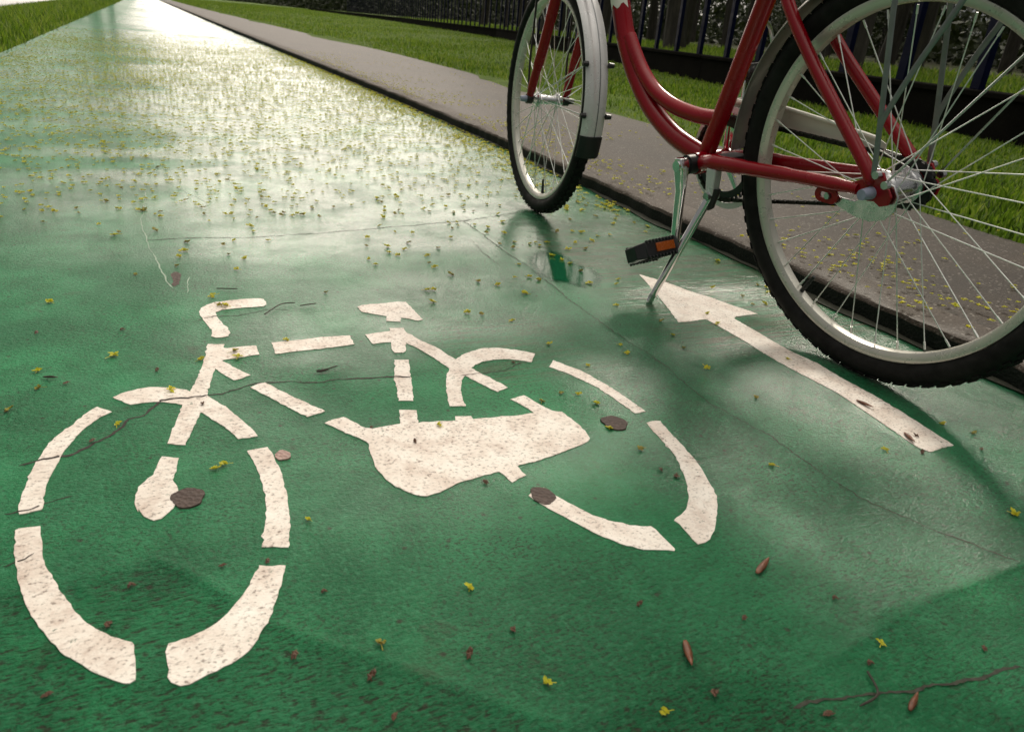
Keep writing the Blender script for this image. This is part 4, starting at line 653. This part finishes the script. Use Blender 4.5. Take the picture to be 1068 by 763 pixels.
# mudguards
def guard_arc(c,rad,hw,a0,a1,m,name,xf=None,parent=bike,n=60):
    prof=[]
    for t in np.linspace(-1,1,15):
        e=abs(t); prof.append((rad-.012*e**2.4,hw*t))
    th=.0016; prof=prof+[(q-th,y) for q,y in prof[::-1]]
    b=MB().ring(prof,n,c,R(a0),R(a1))
    if xf: b.v=[tuple(xf@Vector(v)) for v in b.v]
    return b.build(name,m,parent)
ff=guard_arc((0,0,.3315),.352,.031,62,191,M['fender'],'mudguard',LF)
cre=MB().ring([(.3526,-.0055),(.3526,-.0030),(.3520,-.0030),(.3520,-.0055)],60,(0,0,.3315),R(62),R(191)); cre.v=[tuple(LF@Vector(v)) for v in cre.v]; cre.build('crease',M['grey_metal'],ff)
fl_=MB().ring([(.342,-.0325),(.352,-.022),(.3555,0),(.352,.022),(.342,.0325),(.339,.0315),(.349,.021),(.3525,0),(.349,-.021),(.339,-.0315)],14,(0,0,.3315),R(189),R(198.5)); fl_.v=[tuple(LF@Vector(v)) for v in fl_.v]; fl_.build('mud_flap',M['black'],ff)
for a in(160,180.5):
    for sd in(1,-1):
        q=(.349*math.cos(R(a)),sd*.033,.3315+.349*math.sin(R(a)))
        MB().tube([fromF((-.012,sd*.050,.338)),fromF(q)],.0019,6).build('stay',M['steel'],ff)
        MB().cyl(fromF((q[0],q[1]-sd*.004,q[2])),fromF((q[0],q[1]+sd*.010,q[2])),.0075,10,.006).build('stay_bolt',M['black'],ff)
rf=guard_arc((0,0,.3315),.352,.030,1,172,M['rear_fender'],'mudguard')
# carrier legs and mudguard stays at the back
ck=MB()
for x0,x1 in((-.30,.17),):
    for sd in(1,-1): ck.tube([(x0,sd*.055,.715),(x1,sd*.050,.715)],.005,8)
for x in(-.28,-.16,-.04,.08,.165): ck.tube([(x,-.055,.715),(x,.055,.715)],.004,8)
ck=ck.build('luggage_carrier',M['grey_metal'],bike)
for sd in(1,-1):
    y=sd*.066
    MB().tube([(-.018,y,.366),(-.012,y,.44),(.004,sd*.064,.60),(.012,sd*.055,.712)],.0052,10,((0,1,0),.45)).build('carrier_leg',M['grey_metal'],ck)
    MB().tube(spline([(-.014,y,.425),(-.016,y,.452),(-.052,sd*.064,.53),(-.094,sd*.062,.606),(-.145,sd*.055,.712)],4),.0048,10,((0,1,0),.5)).build('carrier_leg',M['grey_metal'],ck)
    for a in(50.5,):
        q=(.349*math.cos(R(180-a)) if False else -.349*math.cos(R(a)),sd*.032,.3315+.349*math.sin(R(a)))
        MB().tube([(-.036,sd*.066,.352),q],.0019,6).build('stay',M['steel'],rf)
# coaster brake arm with its red strap on the chain stay
ba=MB().prism([(.098,.322),(.090,.309),(.062,.296),(.030,.287),(-.004,.285),(-.030,.294),(-.045,.312),(-.046,.334),(-.036,.350),(-.018,.356),(-.004,.348),(.010,.325),(.030,.312),(.060,.312),(.085,.324)],.0475,.0515); ba.v=[(x-.011,y,z+.003) for x,y,z in ba.v]; ba=ba.build('brake_arm',M['alu'],bike,bevel=.001)
o_=[(.072+.013*math.cos(a)+(.022 if math.cos(a)>0 else -.0),.3105+.0125*math.sin(a)) for a in np.linspace(0,2*math.pi,28)[:-1]]
i_=[(.076+.005*math.cos(a)+(.016 if math.cos(a)>0 else 0),.3105+.0050*math.sin(a)) for a in np.linspace(0,2*math.pi,28)[:-1]]
n=len(o_); b=MB(); vs=[(x,y,z) for y in(.0535,.0575) for L in(o_,i_) for x,z in L]; vs=[(x-.010,y,z+.003) for x,y,z in vs]; f=[]
for k in range(n):
    k2=(k+1)%n; f+=[(k,k2,n+k2,n+k),(2*n+k,3*n+k,3*n+k2,2*n+k2),(k,2*n+k,2*n+k2,k2),(n+k,n+k2,3*n+k2,3*n+k)]
b.add(vs,f).build('strap',M['red'],ba)
MB().cyl((.068,.051,.3135),(.068,.062,.3135),.0055,8).build('strap_bolt',M['steel'],ba)
MB().prism([(.056,.324),(.094,.326),(.094,.340),(.056,.338)],.058,.0605).build('strap',M['red'],ba,bevel=.001)
# crankset
cs=MB().ring([(.083,-.0475),(.083,-.0440),(.068,-.0440),(.068,-.0475)],60,BB)
for k in range(44):
    a=2*math.pi*k/44; cs.box((BB[0]+.087*math.cos(a),-.0457,BB[2]+.087*math.sin(a)),(.010,.003,.0055),Matrix.Rotation(-a,3,'Y'))
cr=cs.build('chainring',M['black'],bike)
sp_=MB()
for k in range(5):
    a=2*math.pi*k/5+.3; sp_.tube([(BB[0]+.015*math.cos(a),-.046,BB[2]+.015*math.sin(a)),(BB[0]+.070*math.cos(a),-.046,BB[2]+.070*math.sin(a))],[.011,.006],8,((0,1,0),.3))
sp_.build('spider',M['chrome'],cr)
MB().ring([(.107,-.0535),(.107,-.0515),(.094,-.0505),(.094,-.0525)],60,BB).build('chain_disc',M['fender'],cr)
def crank(sd,ang):
    y=sd*.072; d=Vector((math.cos(R(ang)),0,math.sin(R(ang)))); b0=Vector((BB[0],y,BB[2])); e=b0+d*.168+Vector((0,sd*.010,0)); n=Vector((d.z,0,-d.x)); vs=[]
    for p,wd,th in((b0-d*.016,.011,.010),(b0,.0155,.011),(b0+d*.02,.0135,.009),(b0+d*.05,.0105,.007),(e-d*.02,.0095,.0062),(e,.0115,.0065),(e+d*.012,.008,.006)):
        vs+=[p+n*wd*.8+Vector((0,sd*th,0)),p-n*wd*.8+Vector((0,sd*th,0)),p-n*wd+Vector((0,sd*th*.4,0)),p-n*wd-Vector((0,sd*th,0)),p+n*wd-Vector((0,sd*th,0)),p+n*wd+Vector((0,sd*th*.4,0))]
    f=[(i*6+j,i*6+(j+1)%6,i*6+6+(j+1)%6,i*6+6+j) for i in range(6) for j in range(6)]+[tuple(range(6))[::-1],tuple(range(36,42))]
    a=MB().add(vs,f).build('crank_arm',M['chrome'],bike,bevel=.0018)
    MB().cyl((BB[0],sd*.030,BB[2]),(BB[0],sd*.064,BB[2]),.011,16).build('axle',M['steel'],a)
    MB().cyl((BB[0],y+sd*.010,BB[2]),(BB[0],y+sd*.0135,BB[2]),.0115,18).build('dust_cap',M['chrome'],a)
    return e
def pedal(e,sd,tilt):
    M4=Matrix.Translation(e)@Matrix.Rotation(R(tilt),4,'Y'); Lp=.098
    def P(b): b.v=[tuple(M4@Vector((v[0],sd*v[1],v[2]*1.45))) for v in b.v]; return b
    b=MB()
    y0,y1=.016,.018+Lp
    for xs in(-1,1):  # the two tread bars, the outer corners cut away
        b.prism([(xs*.030,-.012),(xs*.030,.012),(xs*.037,.010),(xs*.037,-.010)],y0+.002,y1-.016)
        for k in range(9): b.box((xs*.036,y0+.012+k*.0085,.0115),(.008,.004,.005)); b.box((xs*.036,y0+.012+k*.0085,-.0115),(.008,.004,.005))
    vs=[(x,y0,z) for x,z in((-.034,-.012),(.034,-.012),(.034,.012),(-.034,.012))]+[(x,y0+.010,z) for x,z in((-.034,-.012),(.034,-.012),(.034,.012),(-.034,.012))]; b.add(vs,[(0,1,2,3),(4,7,6,5),(0,4,5,1),(1,5,6,2),(2,6,7,3),(3,7,4,0)])
    vs=[(-.036,y1-.018,-.012),(.036,y1-.018,-.012),(.036,y1-.018,.012),(-.036,y1-.018,.012),(-.018,y1,-.010),(.018,y1,-.010),(.018,y1,.010),(-.018,y1,.010)]; b.add(vs,[(0,1,2,3),(4,7,6,5),(0,4,5,1),(1,5,6,2),(2,6,7,3),(3,7,4,0)])
    b.box((0,(y0+y1)/2,0),(.026,Lp-.02,.018)); b.box((0,(y0+y1)/2,.004),(.066,.010,.010)); b.box((0,(y0+y1)/2+.024,.004),(.066,.010,.010)); b.box((0,(y0+y1)/2-.024,.004),(.066,.010,.010))
    p=P(b).build('pedal',M['black'],bike,bevel=.0015)
    P(MB().tube([(0,-.006,0),(0,.02,0)],.007,12)).build('spindle',M['steel'],p)
    for xs in(-1,1): P(MB().box((xs*.0385,y0+.037,.001),(.004,.046,.0125))).build('reflector',M['orange'],p,bevel=.001)
e=crank(1,-94); pedal(e,1,28)
e=crank(-1,86); pedal(e,-1,10)
# chain: plates along the loop
def chain():
    cg=(-.010,.336); rg=.036; rr=.0865; P=[]
    a=math.asin((rr-rg)/(BB[0]-cg[0])); sl=math.atan2(BB[2]-cg[1],BB[0]-cg[0])
    tu=math.pi/2+a+sl; tl=-math.pi/2-a+sl
    P+= [(BB[0]+rr*math.cos(t),BB[2]+rr*math.sin(t)) for t in np.linspace(tl,tu,22)]
    P+= [(cg[0]+rg*math.cos(t),cg[1]+rg*math.sin(t)) for t in np.linspace(tu,tl+2*math.pi,12)]
    P.append(P[0]); b=MB(); acc=0; pos=[]
    for (x0,z0),(x1,z1) in zip(P[:-1],P[1:]):
        L=math.hypot(x1-x0,z1-z0); s=acc
        while s<L: pos.append((x0+(x1-x0)*s/L,z0+(z1-z0)*s/L-(.006*math.sin(math.pi*min(1,max(0,(x0+(x1-x0)*s/L)/BB[0]))) if z0<.30 and L>.1 else 0),math.atan2(z1-z0,x1-x0))); s+=.0127
        acc=s-L
    for i,(x,z,a) in enumerate(pos):
        M3=Matrix.Rotation(-a,3,'Y'); wd=.0026 if i%2 else .0042
        for sd in(-1,1): b.box((x,-.0457+sd*wd,z),(.0150,.0012,.0072),M3)
        b.cyl((x-.006*math.cos(a),-.0512,z-.006*math.sin(a)),(x-.006*math.cos(a),-.0402,z-.006*math.sin(a)),.0038,8)
    return b.build('chain',M['chain'],bike,smooth=False)
chain()
cgm=MB()
for k,(q,y) in enumerate(((.034,-.0457),(.040,-.041),(.032,-.050))):
    cgm.ring([(q-.010,y-.001),(q,y-.001),(q,y+.001),(q-.010,y+.001)],40,(-.010,0,.336))
    for j in range(18): a=2*math.pi*j/18; cgm.box((-.010+q*math.cos(a),y,.336+q*math.sin(a)),(.006,.002,.006),Matrix.Rotation(-a,3,'Y'))
cgm.build('cog',M['black'],bike)
# cream chain guard on the far side
top_=arc((BB[0],BB[2]),.118,205,78,18); poly=top_+[(.30,.417),(.18,.405),(.085,.393),(.068,.386),(.066,.374),(.077,.366),(.173,.377),(.30,.376),(.345,.372)]+arc((BB[0],BB[2]),.104,140,205,10)
gp=MB().prism(poly,-.0665,-.0645)
gp.v=[(x,y,z) for x,y,z in gp.v]; g_=gp.build('chain_guard',M['guard'],bike,smooth=False)
MB().tube([(x,-.062,z) for x,z in top_[4:]+[(.30,.417),(.18,.405),(.085,.393)]],.0042,8).build('guard_lip',M['guard'],g_)
MB().prism([(.02,.365),(.09,.372),(.09,.380),(.02,.373)],-.0640,-.0625).build('guard_bracket',M['steel'],g_)
# kickstand
ks=MB().prism([(.378,.303),(.352,.303),(.352,.291),(.356,.250),(.361,.238),(.371,.238),(.375,.252),(.378,.291)],.034,.054).build('kickstand',M['fender'],bike,bevel=.003)
MB().prism([(.392,.322),(.338,.326),(.338,.302),(.392,.302)],-.03,.03).build('clamp',M['black'],ks,bevel=.002)
MB().cyl((.365,.030,.246),(.365,.060,.246),.0085,14).build('pivot_bolt',M['steel'],ks)
MB().tube([(.358,.040,.262),(.367,.046,.226),(.367,.044,.222)],.0105,14).build('spring_cap',M['black'],ks)
foot=(.412,.1498,.0195)
MB().tube([(.366,.049,.244),(.385,.092,.148),foot],[.0092,.0086,.0075],16).build('leg',M['chrome'],ks)
MB().tube([(foot[0]-.003,foot[1]-.007,foot[2]+.016),foot],[.0080,.0072],14).build('leg_tip',M['steel'],ks)
# upper bits: seat post, saddle, bars (above the frame of the photograph)
t2=s0+st*.47
sp2=MB().tube([t2-st*.03,t2+st*.11],.0127,14).build('seat_post',M['chrome'],bike)
ts=t2+st*.11; b=MB(); rows=[(-.135,.092,.002),(-.10,.108,.014),(-.05,.104,.016),(0,.074,.012),(.05,.045,.012),(.10,.026,.012),(.135,.018,.004)]; vs=[]
for x,w,h in rows: vs+=[(ts.x+x,w*math.cos(a),ts.z+.02+h+.028*math.sin(a)*(1 if math.sin(a)>0 else 1.3)) for a in np.linspace(0,2*math.pi,16)[:-1]]
b.add(vs,[(i*15+j,i*15+(j+1)%15,(i+1)*15+(j+1)%15,(i+1)*15+j) for i in range(len(rows)-1) for j in range(15)]+[tuple(range(15))[::-1],tuple(range(90,105))]).build('saddle',M['leather'],bike)
hb=fromF((-.29,0,.98)); 
hbm=MB().tube([fromF((-.232,0,.855)),fromF((-.275,0,.95)),hb],.013,14); hbm.tube([fromF(p) for p in spline([(-.55,.30,.99),(-.40,.29,1.0),(-.25,.20,1.0),(-.27,.08,.985),(-.29,0,.98),(-.27,-.08,.985),(-.25,-.20,1.0),(-.40,-.29,1.0),(-.55,-.30,.99)],5)],.011,12)
hbo=hbm.build('handlebar',M['chrome'],bike)
for sd in(1,-1): MB().tube([fromF((-.57,sd*.30,.99)),fromF((-.44,sd*.295,1.0))],.016,14).build('grip',M['black'],hbo)
MB().tube(spline([(.335,-.008,.575),(.355,-.05,.560),(.352,-.062,.520),(.322,-.030,.50)],5),.004,8).build('lock_bracket',M['steel'],bike)

# ---------------------------------------------------------------- what has fallen on the lane
def blossom_mesh(seed,old=False):
    r=random.Random(seed); b=MB(); n=r.randint(6,9); s=.0034
    for k in range(n):
        a=2*math.pi*k/n+r.uniform(-.3,.3); el=r.uniform(.1,1.0); L=s*r.uniform(.9,1.7); d=Vector((math.cos(a)*math.cos(el),math.sin(a)*math.cos(el),math.sin(el))); t=Vector((-math.sin(a),math.cos(a),0))*s*.5; c=Vector((r.uniform(-1,1)*s*.5,r.uniform(-1,1)*s*.5,s*.45)); up_=d.cross(t).normalized()*s*.25
        b.add([c,c+d*L*.5+t+up_,c+d*L,c+d*L*.5-t+up_,c+d*L*.5-up_*1.2],[(0,1,2,4),(0,4,2,3)])
    for k in range(3):
        c=Vector((r.uniform(-1,1)*s*.6,r.uniform(-1,1)*s*.6,s*.55)); q=s*.55; b.add([c+Vector(v)*q for v in((1,0,0),(-1,0,0),(0,1,0),(0,-1,0),(0,0,.9),(0,0,-.9))],[(0,2,4),(2,1,4),(1,3,4),(3,0,4),(2,0,5),(1,2,5),(3,1,5),(0,3,5)])
    a=r.uniform(0,6.28); L=s*r.uniform(1.2,2.6); e=Vector((math.cos(a)*L,math.sin(a)*L,s*.18)); b.tube([(0,0,s*.4),tuple(e*.5+Vector((0,0,s*.2))),tuple(e)],.00032,4)
    me=b.build('blossom',M['oldblossom' if old else 'blossom'],smooth=False); me_=me.data; bpy.data.objects.remove(me); return me_
BM=[blossom_mesh(k,k in(2,5)) for k in range(7)]
pts=[]; 
for p in BLOSSOM:
    if .3<p[1]<3.6 and -1<p[0]<1.36 and all(math.hypot(p[0]-q[0],p[1]-q[1])>.006 for q in pts): pts.append(p)
def dens(x,y):
    d=.10+.9*smooth(np.asarray(y),1.2,2.6)-.75*smooth(np.asarray(y),9.5,13); d=d+.5*smooth(np.asarray(y),5.,6.)*(1-smooth(np.asarray(y),9.,10.5))
    e=interpK(y)-x; return d*(.35+1.1*vnoise(np.asarray(x),np.asarray(y),1.7,51))+2.6*np.exp(-(e/.20)**2)*smooth(np.asarray(y),1.5,2.4)*(1-smooth(np.asarray(y),8,12))
interpK=lambda y: np.interp(y,[k[0] for k in KERB],[k[1] for k in KERB])
g=np.random.default_rng(5); n=80000; y=1.2+12*g.random(n)**.8; x=-1.0+2.5*g.random(n); ok=(x<interpK(y)-.012)&(g.random(n)*3.2<dens(x,y)*.85*np.clip(y/3.2,.6,1.1))
rx,ry=x[ok],y[ok]
more=sorted(zip(rx,ry),key=lambda q:q[1]); o=np.argsort(ry); extra=[(float(a),float(b)) for a,b in more if b>2.1]
extra_near=[(float(a),float(b)) for a,b in more if b<=2.1][:12]
pts+=extra_near; pts.sort(key=lambda q:q[1]); 
kyy=2.0+8*g.random(1300)**1.2; kerbside=[(float(interpK(b)-.016-abs(g.normal(0,.10))),float(b)) for b in kyy if vnoise(np.array([b]),np.array([0.]),2.3,71)[0]>.3]; need=296-len(pts); ind=pts[:296]+(extra[:need] if need>0 else []); stuff=kerbside+pts[296:]+(extra[need:] if need>0 else extra)
def near_mark(x,y):
    nm={'fw_ul':'upper left arc of the painted front wheel','fork':'painted fork','hub':'painted front hub','fw_r':'right arc of the painted front wheel','fw_ll':'lower left arc of the painted front wheel','fw_lr':'lower right arc of the painted front wheel','bar':'painted handlebar','toptube':'painted top tube dash','downtube':'painted slanting tube dash','body':'painted chain case','seat':'painted saddle','stay':'painted rear stay','seattube':'painted seat tube dash','rw_u':'upper arc of the painted rear wheel','rw_r':'right arc of the painted rear wheel','rw_l':'lower arc of the painted rear wheel','arrow':'painted white arrow'}
    best=None
    for k,p in MARK.items():
        q=min(((math.hypot(a-x,b-y),a,b) for a,b in p)); 
        if best is None or q[0]<best[0]: best=(q[0],q[1],q[2],k)
    d,a,b,k=best; P=MARK[k]; inside=False; j=len(P)-1
    for i in range(len(P)):
        if (P[i][1]>y)!=(P[j][1]>y) and x<(P[j][0]-P[i][0])*(y-P[i][1])/(P[j][1]-P[i][1])+P[i][0]: inside=not inside
        j=i
    if inside: return 'lying on the '+nm[k],d,k
    dx,dy=x-a,y-b; rel=('right of' if dx>0 else 'left of') if abs(dx)>abs(dy) else ('just beyond' if dy>0 else 'on the near side of')
    far='close '+rel if d<.05 and 'of' in rel and 'near side' not in rel else rel
    return '%s the %s'%(far,nm[k]),d,k
for i,(x,y) in enumerate(ind):
    k=(i*5+3)%7; o=bpy.data.objects.new('blossom',BM[k]); COL.objects.link(o); dense,dd,_=near_mark(x,y)
    z=.0018 if 'lying on' in dense else .0004; s=random.uniform(1.0,1.7)*(1.0 if y<1.1 else 1.25); o.location=(x,y,z); o.rotation_euler=(random.uniform(-.3,.3),random.uniform(-.3,.3),random.uniform(0,6.28)); o.scale=(s,s,s*.55)
    w='faded blossom' if k in(2,5) else 'yellow-green blossom'
    if dd<.16: lb='%s %s'%(w,dense)
    elif y<1.75: lb='%s on bare green paint between the bicycle symbol and the front wheel'%w if x>.2 else '%s on plain green lane left of the painted handlebar'%w
    elif x>.95: lb='%s on the lane beside the bicycle near the kerb'%w
    elif x>.35: lb='%s on the pale shining lane short of the front wheel'%w
    else: lb='%s on the wet lane past the transverse joint, left half'%w
    tag(o,lb,'blossom','blossoms fallen on the cycle lane')
# the carpet further on: one object
V=[];F=[];base=[]
for k,me in enumerate(BM):
    v=np.array([tuple(a.co) for a in me.vertices]); f=[tuple(p.vertices) for p in me.polygons if len(p.vertices)==4 ][:18]; base.append((v,f))
g=np.random.default_rng(8)
wn=1700; wy=.9+9*g.random(wn)**1.1; e_=np.abs(g.normal(0,.22,wn)); wx=interpK(wy)+.015+e_; wx2=interpK(wy)+.01+1.3*g.random(wn); wx=np.where(g.random(wn)<.75,wx,wx2); kp=vnoise(wx,wy,2.1,61)>.42
walkp=[(float(a),float(b),KH+.010) for a,b in zip(wx[kp],wy[kp])]
allp=[(a,b,.0006) for a,b in stuff]+walkp
VV=[];FF4=[];off=0
for (x,y,z) in allp:
    v,f=base[g.integers(0,7)]; t=g.random()*6.283; s=g.uniform(1.1,2.2)*(1-.25*min(1,max(0,(y-4)/5))); c_,s_=math.cos(t)*s,math.sin(t)*s
    VV.append(np.stack([v[:,0]*c_-v[:,1]*s_+x,v[:,0]*s_+v[:,1]*c_+y,v[:,2]*s*.5+z],-1)); FF4.append(np.array(f)+off); off+=len(v)
bl=raw_mesh('blossom_litter',np.concatenate(VV),np.concatenate(FF4),M['blossom']); tag(bl,'yellow-green carpet of tiny fallen blossoms over the far lane and kerb','blossom litter',kind='stuff')
print('BLOSSOMS',len(ind),len(allp))
# brown bud scales, crumbs, twigs
LP=['long brown bud scale standing nearest the bottom edge, left of the twig','brown bud scale right of the painted rear wheel on the green lane','slim brown bud scale beside the bent twig','dark brown bud scale across the middle of the arrow shaft','dark brown bud scale near the tail of the arrow','dark splinter below the painted top tube dash','dark splinter on the far left of the lane']
for i,((x0,y0),(x1,y1)) in enumerate(POD):
    L=max(.02,min(.034,math.hypot(x1-x0,y1-y0))); a=math.atan2(y1-y0,x1-x0); hw=L*.13; vs=[]; m=9
    for j in range(m):
        t=j/(m-1); w=hw*math.sin(math.pi*(.08+.88*t))**.8*(1.1-.4*t)
        for q in(-1,-.5,0,.5,1): vs.append(((t-.5)*L,q*w,.0012+.0026*(1-q*q)*math.sin(math.pi*t)+.0022*t*t))
    f=[(j*5+k,j*5+k+1,j*5+6+k,j*5+5+k) for j in range(m-1) for k in range(4)]
    o=MB().add(vs,f).build('bud_scale',M['pod' if i<5 else 'twig'],loc=((x0+x1)/2,(y0+y1)/2,.0016 if i in(3,4) else .0012)); o.rotation_euler=(0,0,a)
    md=o.modifiers.new('t','SOLIDIFY'); md.thickness=.0008; tag(o,LP[i],'bud scale','brown bud scales')
def crumb_mesh(seed):
    r=random.Random(seed); b=MB()
    for k in range(5):
        c=Vector((r.uniform(-1,1)*.002,r.uniform(-1,1)*.002,.0012)); d=Vector((r.uniform(-1,1),r.uniform(-1,1),r.uniform(0,.5))).normalized()*.0035; t=d.cross(Vector((0,0,1))).normalized()*.0017
        b.add([c-d,c+t+Vector((0,0,.0006)),c+d,c-t,c+Vector((0,0,.0015))],[(0,1,4),(1,2,4),(2,3,4),(3,0,4)])
    o=b.build('bud_crumb',M['crumb'],smooth=False); me=o.data; bpy.data.objects.remove(o); return me
CM=[crumb_mesh(k) for k in range(5)]
for i,(x,y) in enumerate(BROWN):
    o=bpy.data.objects.new('bud_crumb',CM[i%5]); COL.objects.link(o); dn,dd,_=near_mark(x,y); s=random.uniform(.8,1.3); o.location=(x,y,.0016 if 'lying' in dn else .0004); o.scale=(s,s,s); o.rotation_euler=(0,0,i*1.3)
    tag(o,('brown crumb '+dn) if dd<.2 else 'brown bud crumb on open green paint at the near edge','bud crumb','brown crumbs on the lane')
LTW=['bent dark twig near the bottom right corner','straight dark twig beyond the painted handlebar','forked thin twig right of the painted handlebar','short dark twig below the painted top tube dash','thin twig tip between painted handlebar and saddle']
for i,l in enumerate(TWIG):
    x0,y0=l[0]; P=[(x-x0,y-y0,.0028+.001*(j%2)) for j,(x,y) in enumerate(l)]; o=MB().tube(spline(P,5),[.0011]*(5*(len(P)-1))+[.0006],6).build('twig',M['twig'],loc=(x0,y0,0)); tag(o,LTW[i],'twig','twigs on the lane')

# ---------------------------------------------------------------- camera, sky, sun
cam=bpy.data.cameras.new('camera'); co=bpy.data.objects.new('camera',cam); COL.objects.link(co); S.camera=co
m=Matrix.Identity(4)
for i in range(3):
    for j in range(3): m[i][j]=CAM_R[i][j]
m[2][3]=CAM_H; co.matrix_world=m; cam.sensor_fit='HORIZONTAL'; cam.sensor_width=36; cam.lens=CAM_F/1068*36; cam.clip_start=.02; cam.clip_end=3000
cam.dof.use_dof=True; cam.dof.focus_distance=1.35; cam.dof.aperture_fstop=11
SUN_AZ,SUN_EL=R(44),R(38)     # azimuth clockwise from the lane direction (+Y)
wd=bpy.data.worlds.new('World'); S.world=wd; wd.use_nodes=True; t=wd.node_tree; N=t.nodes; bg=N['Background']; bg.inputs['Strength'].default_value=.1
sky=N.new('ShaderNodeTexSky'); sky.sky_type='NISHITA'; sky.sun_disc=False; sky.sun_elevation=SUN_EL; sky.sun_rotation=SUN_AZ; sky.dust_density=2.5; sky.air_density=1.; sky.ozone_density=1.
tc=N.new('ShaderNodeTexCoord'); mp=N.new('ShaderNodeMapping'); mp.inputs['Scale'].default_value=(1,1,2.6); t.links.new(tc.outputs['Generated'],mp.inputs[0])
no=N.new('ShaderNodeTexNoise'); no.inputs['Scale'].default_value=2.1; no.inputs['Detail'].default_value=7; no.inputs['Roughness'].default_value=.58; no.inputs['Distortion'].default_value=.4; t.links.new(mp.outputs[0],no.inputs['Vector'])
rp=N.new('ShaderNodeValToRGB'); rp.color_ramp.elements[0].position=.14; rp.color_ramp.elements[1].position=.38; t.links.new(no.outputs['Fac'],rp.inputs[0])
# thin bright cloud low ahead, overcast that brightens towards the zenith
dt_=N.new('ShaderNodeVectorMath'); dt_.operation='DOT_PRODUCT'; nv=N.new('ShaderNodeVectorMath'); nv.operation='NORMALIZE'; t.links.new(tc.outputs['Generated'],nv.inputs[0]); t.links.new(nv.outputs[0],dt_.inputs[0]); GA,GE=R(13),R(14); dt_.inputs[1].default_value=(math.sin(GA)*math.cos(GE),math.cos(GA)*math.cos(GE),math.sin(GE)); SD=Vector((math.sin(SUN_AZ)*math.cos(SUN_EL),math.cos(SUN_AZ)*math.cos(SUN_EL),math.sin(SUN_EL)))
gl=N.new('ShaderNodeMapRange'); gl.inputs['From Min'].default_value=.84; gl.inputs['From Max'].default_value=1.; t.links.new(dt_.outputs['Value'],gl.inputs['Value'])
pw=N.new('ShaderNodeMath'); pw.operation='POWER'; pw.inputs[1].default_value=1.6; t.links.new(gl.outputs[0],pw.inputs[0])
cc=N.new('ShaderNodeMix'); cc.data_type='RGBA'; cc.inputs[6].default_value=(3,3,3,1); cc.inputs[7].default_value=(28,25.2,21.8,1); t.links.new(pw.outputs[0],cc.inputs[0])
sx=N.new('ShaderNodeSeparateXYZ'); t.links.new(nv.outputs[0],sx.inputs[0]); zp=N.new('ShaderNodeMath'); zp.operation='POWER'; zp.use_clamp=True; zp.inputs[1].default_value=5.0; t.links.new(sx.outputs[2],zp.inputs[0])
zc=N.new('ShaderNodeMix'); zc.data_type='RGBA'; zc.inputs[6].default_value=(1.5,1.5,1.45,1); zc.inputs[7].default_value=(19,18,16,1); t.links.new(zp.outputs[0],zc.inputs[0]); t.links.new(zc.outputs[2],cc.inputs[6])
mx=N.new('ShaderNodeMix'); mx.data_type='RGBA'; t.links.new(rp.outputs[0],mx.inputs[0]); t.links.new(sky.outputs[0],mx.inputs[6]); t.links.new(cc.outputs[2],mx.inputs[7]); t.links.new(mx.outputs[2],bg.inputs['Color'])
sl=bpy.data.lights.new('sun','SUN'); so=bpy.data.objects.new('sun',sl); COL.objects.link(so); sl.energy=2.0; sl.angle=R(13); sl.color=(1,.92,.78)
so.rotation_euler=(-SD).to_track_quat('-Z','Y').to_euler(); so.location=(5,10,12)
S.view_settings.view_transform='Standard'; S.view_settings.look='None'; S.view_settings.gamma=1; S.view_settings.exposure=0.3; S.view_settings.use_curve_mapping=False
S.cycles.max_bounces=6; S.cycles.transparent_max_bounces=6; S.cycles.use_denoising=True; S.cycles.sample_clamp_indirect=6; S.cycles.sample_clamp_direct=20
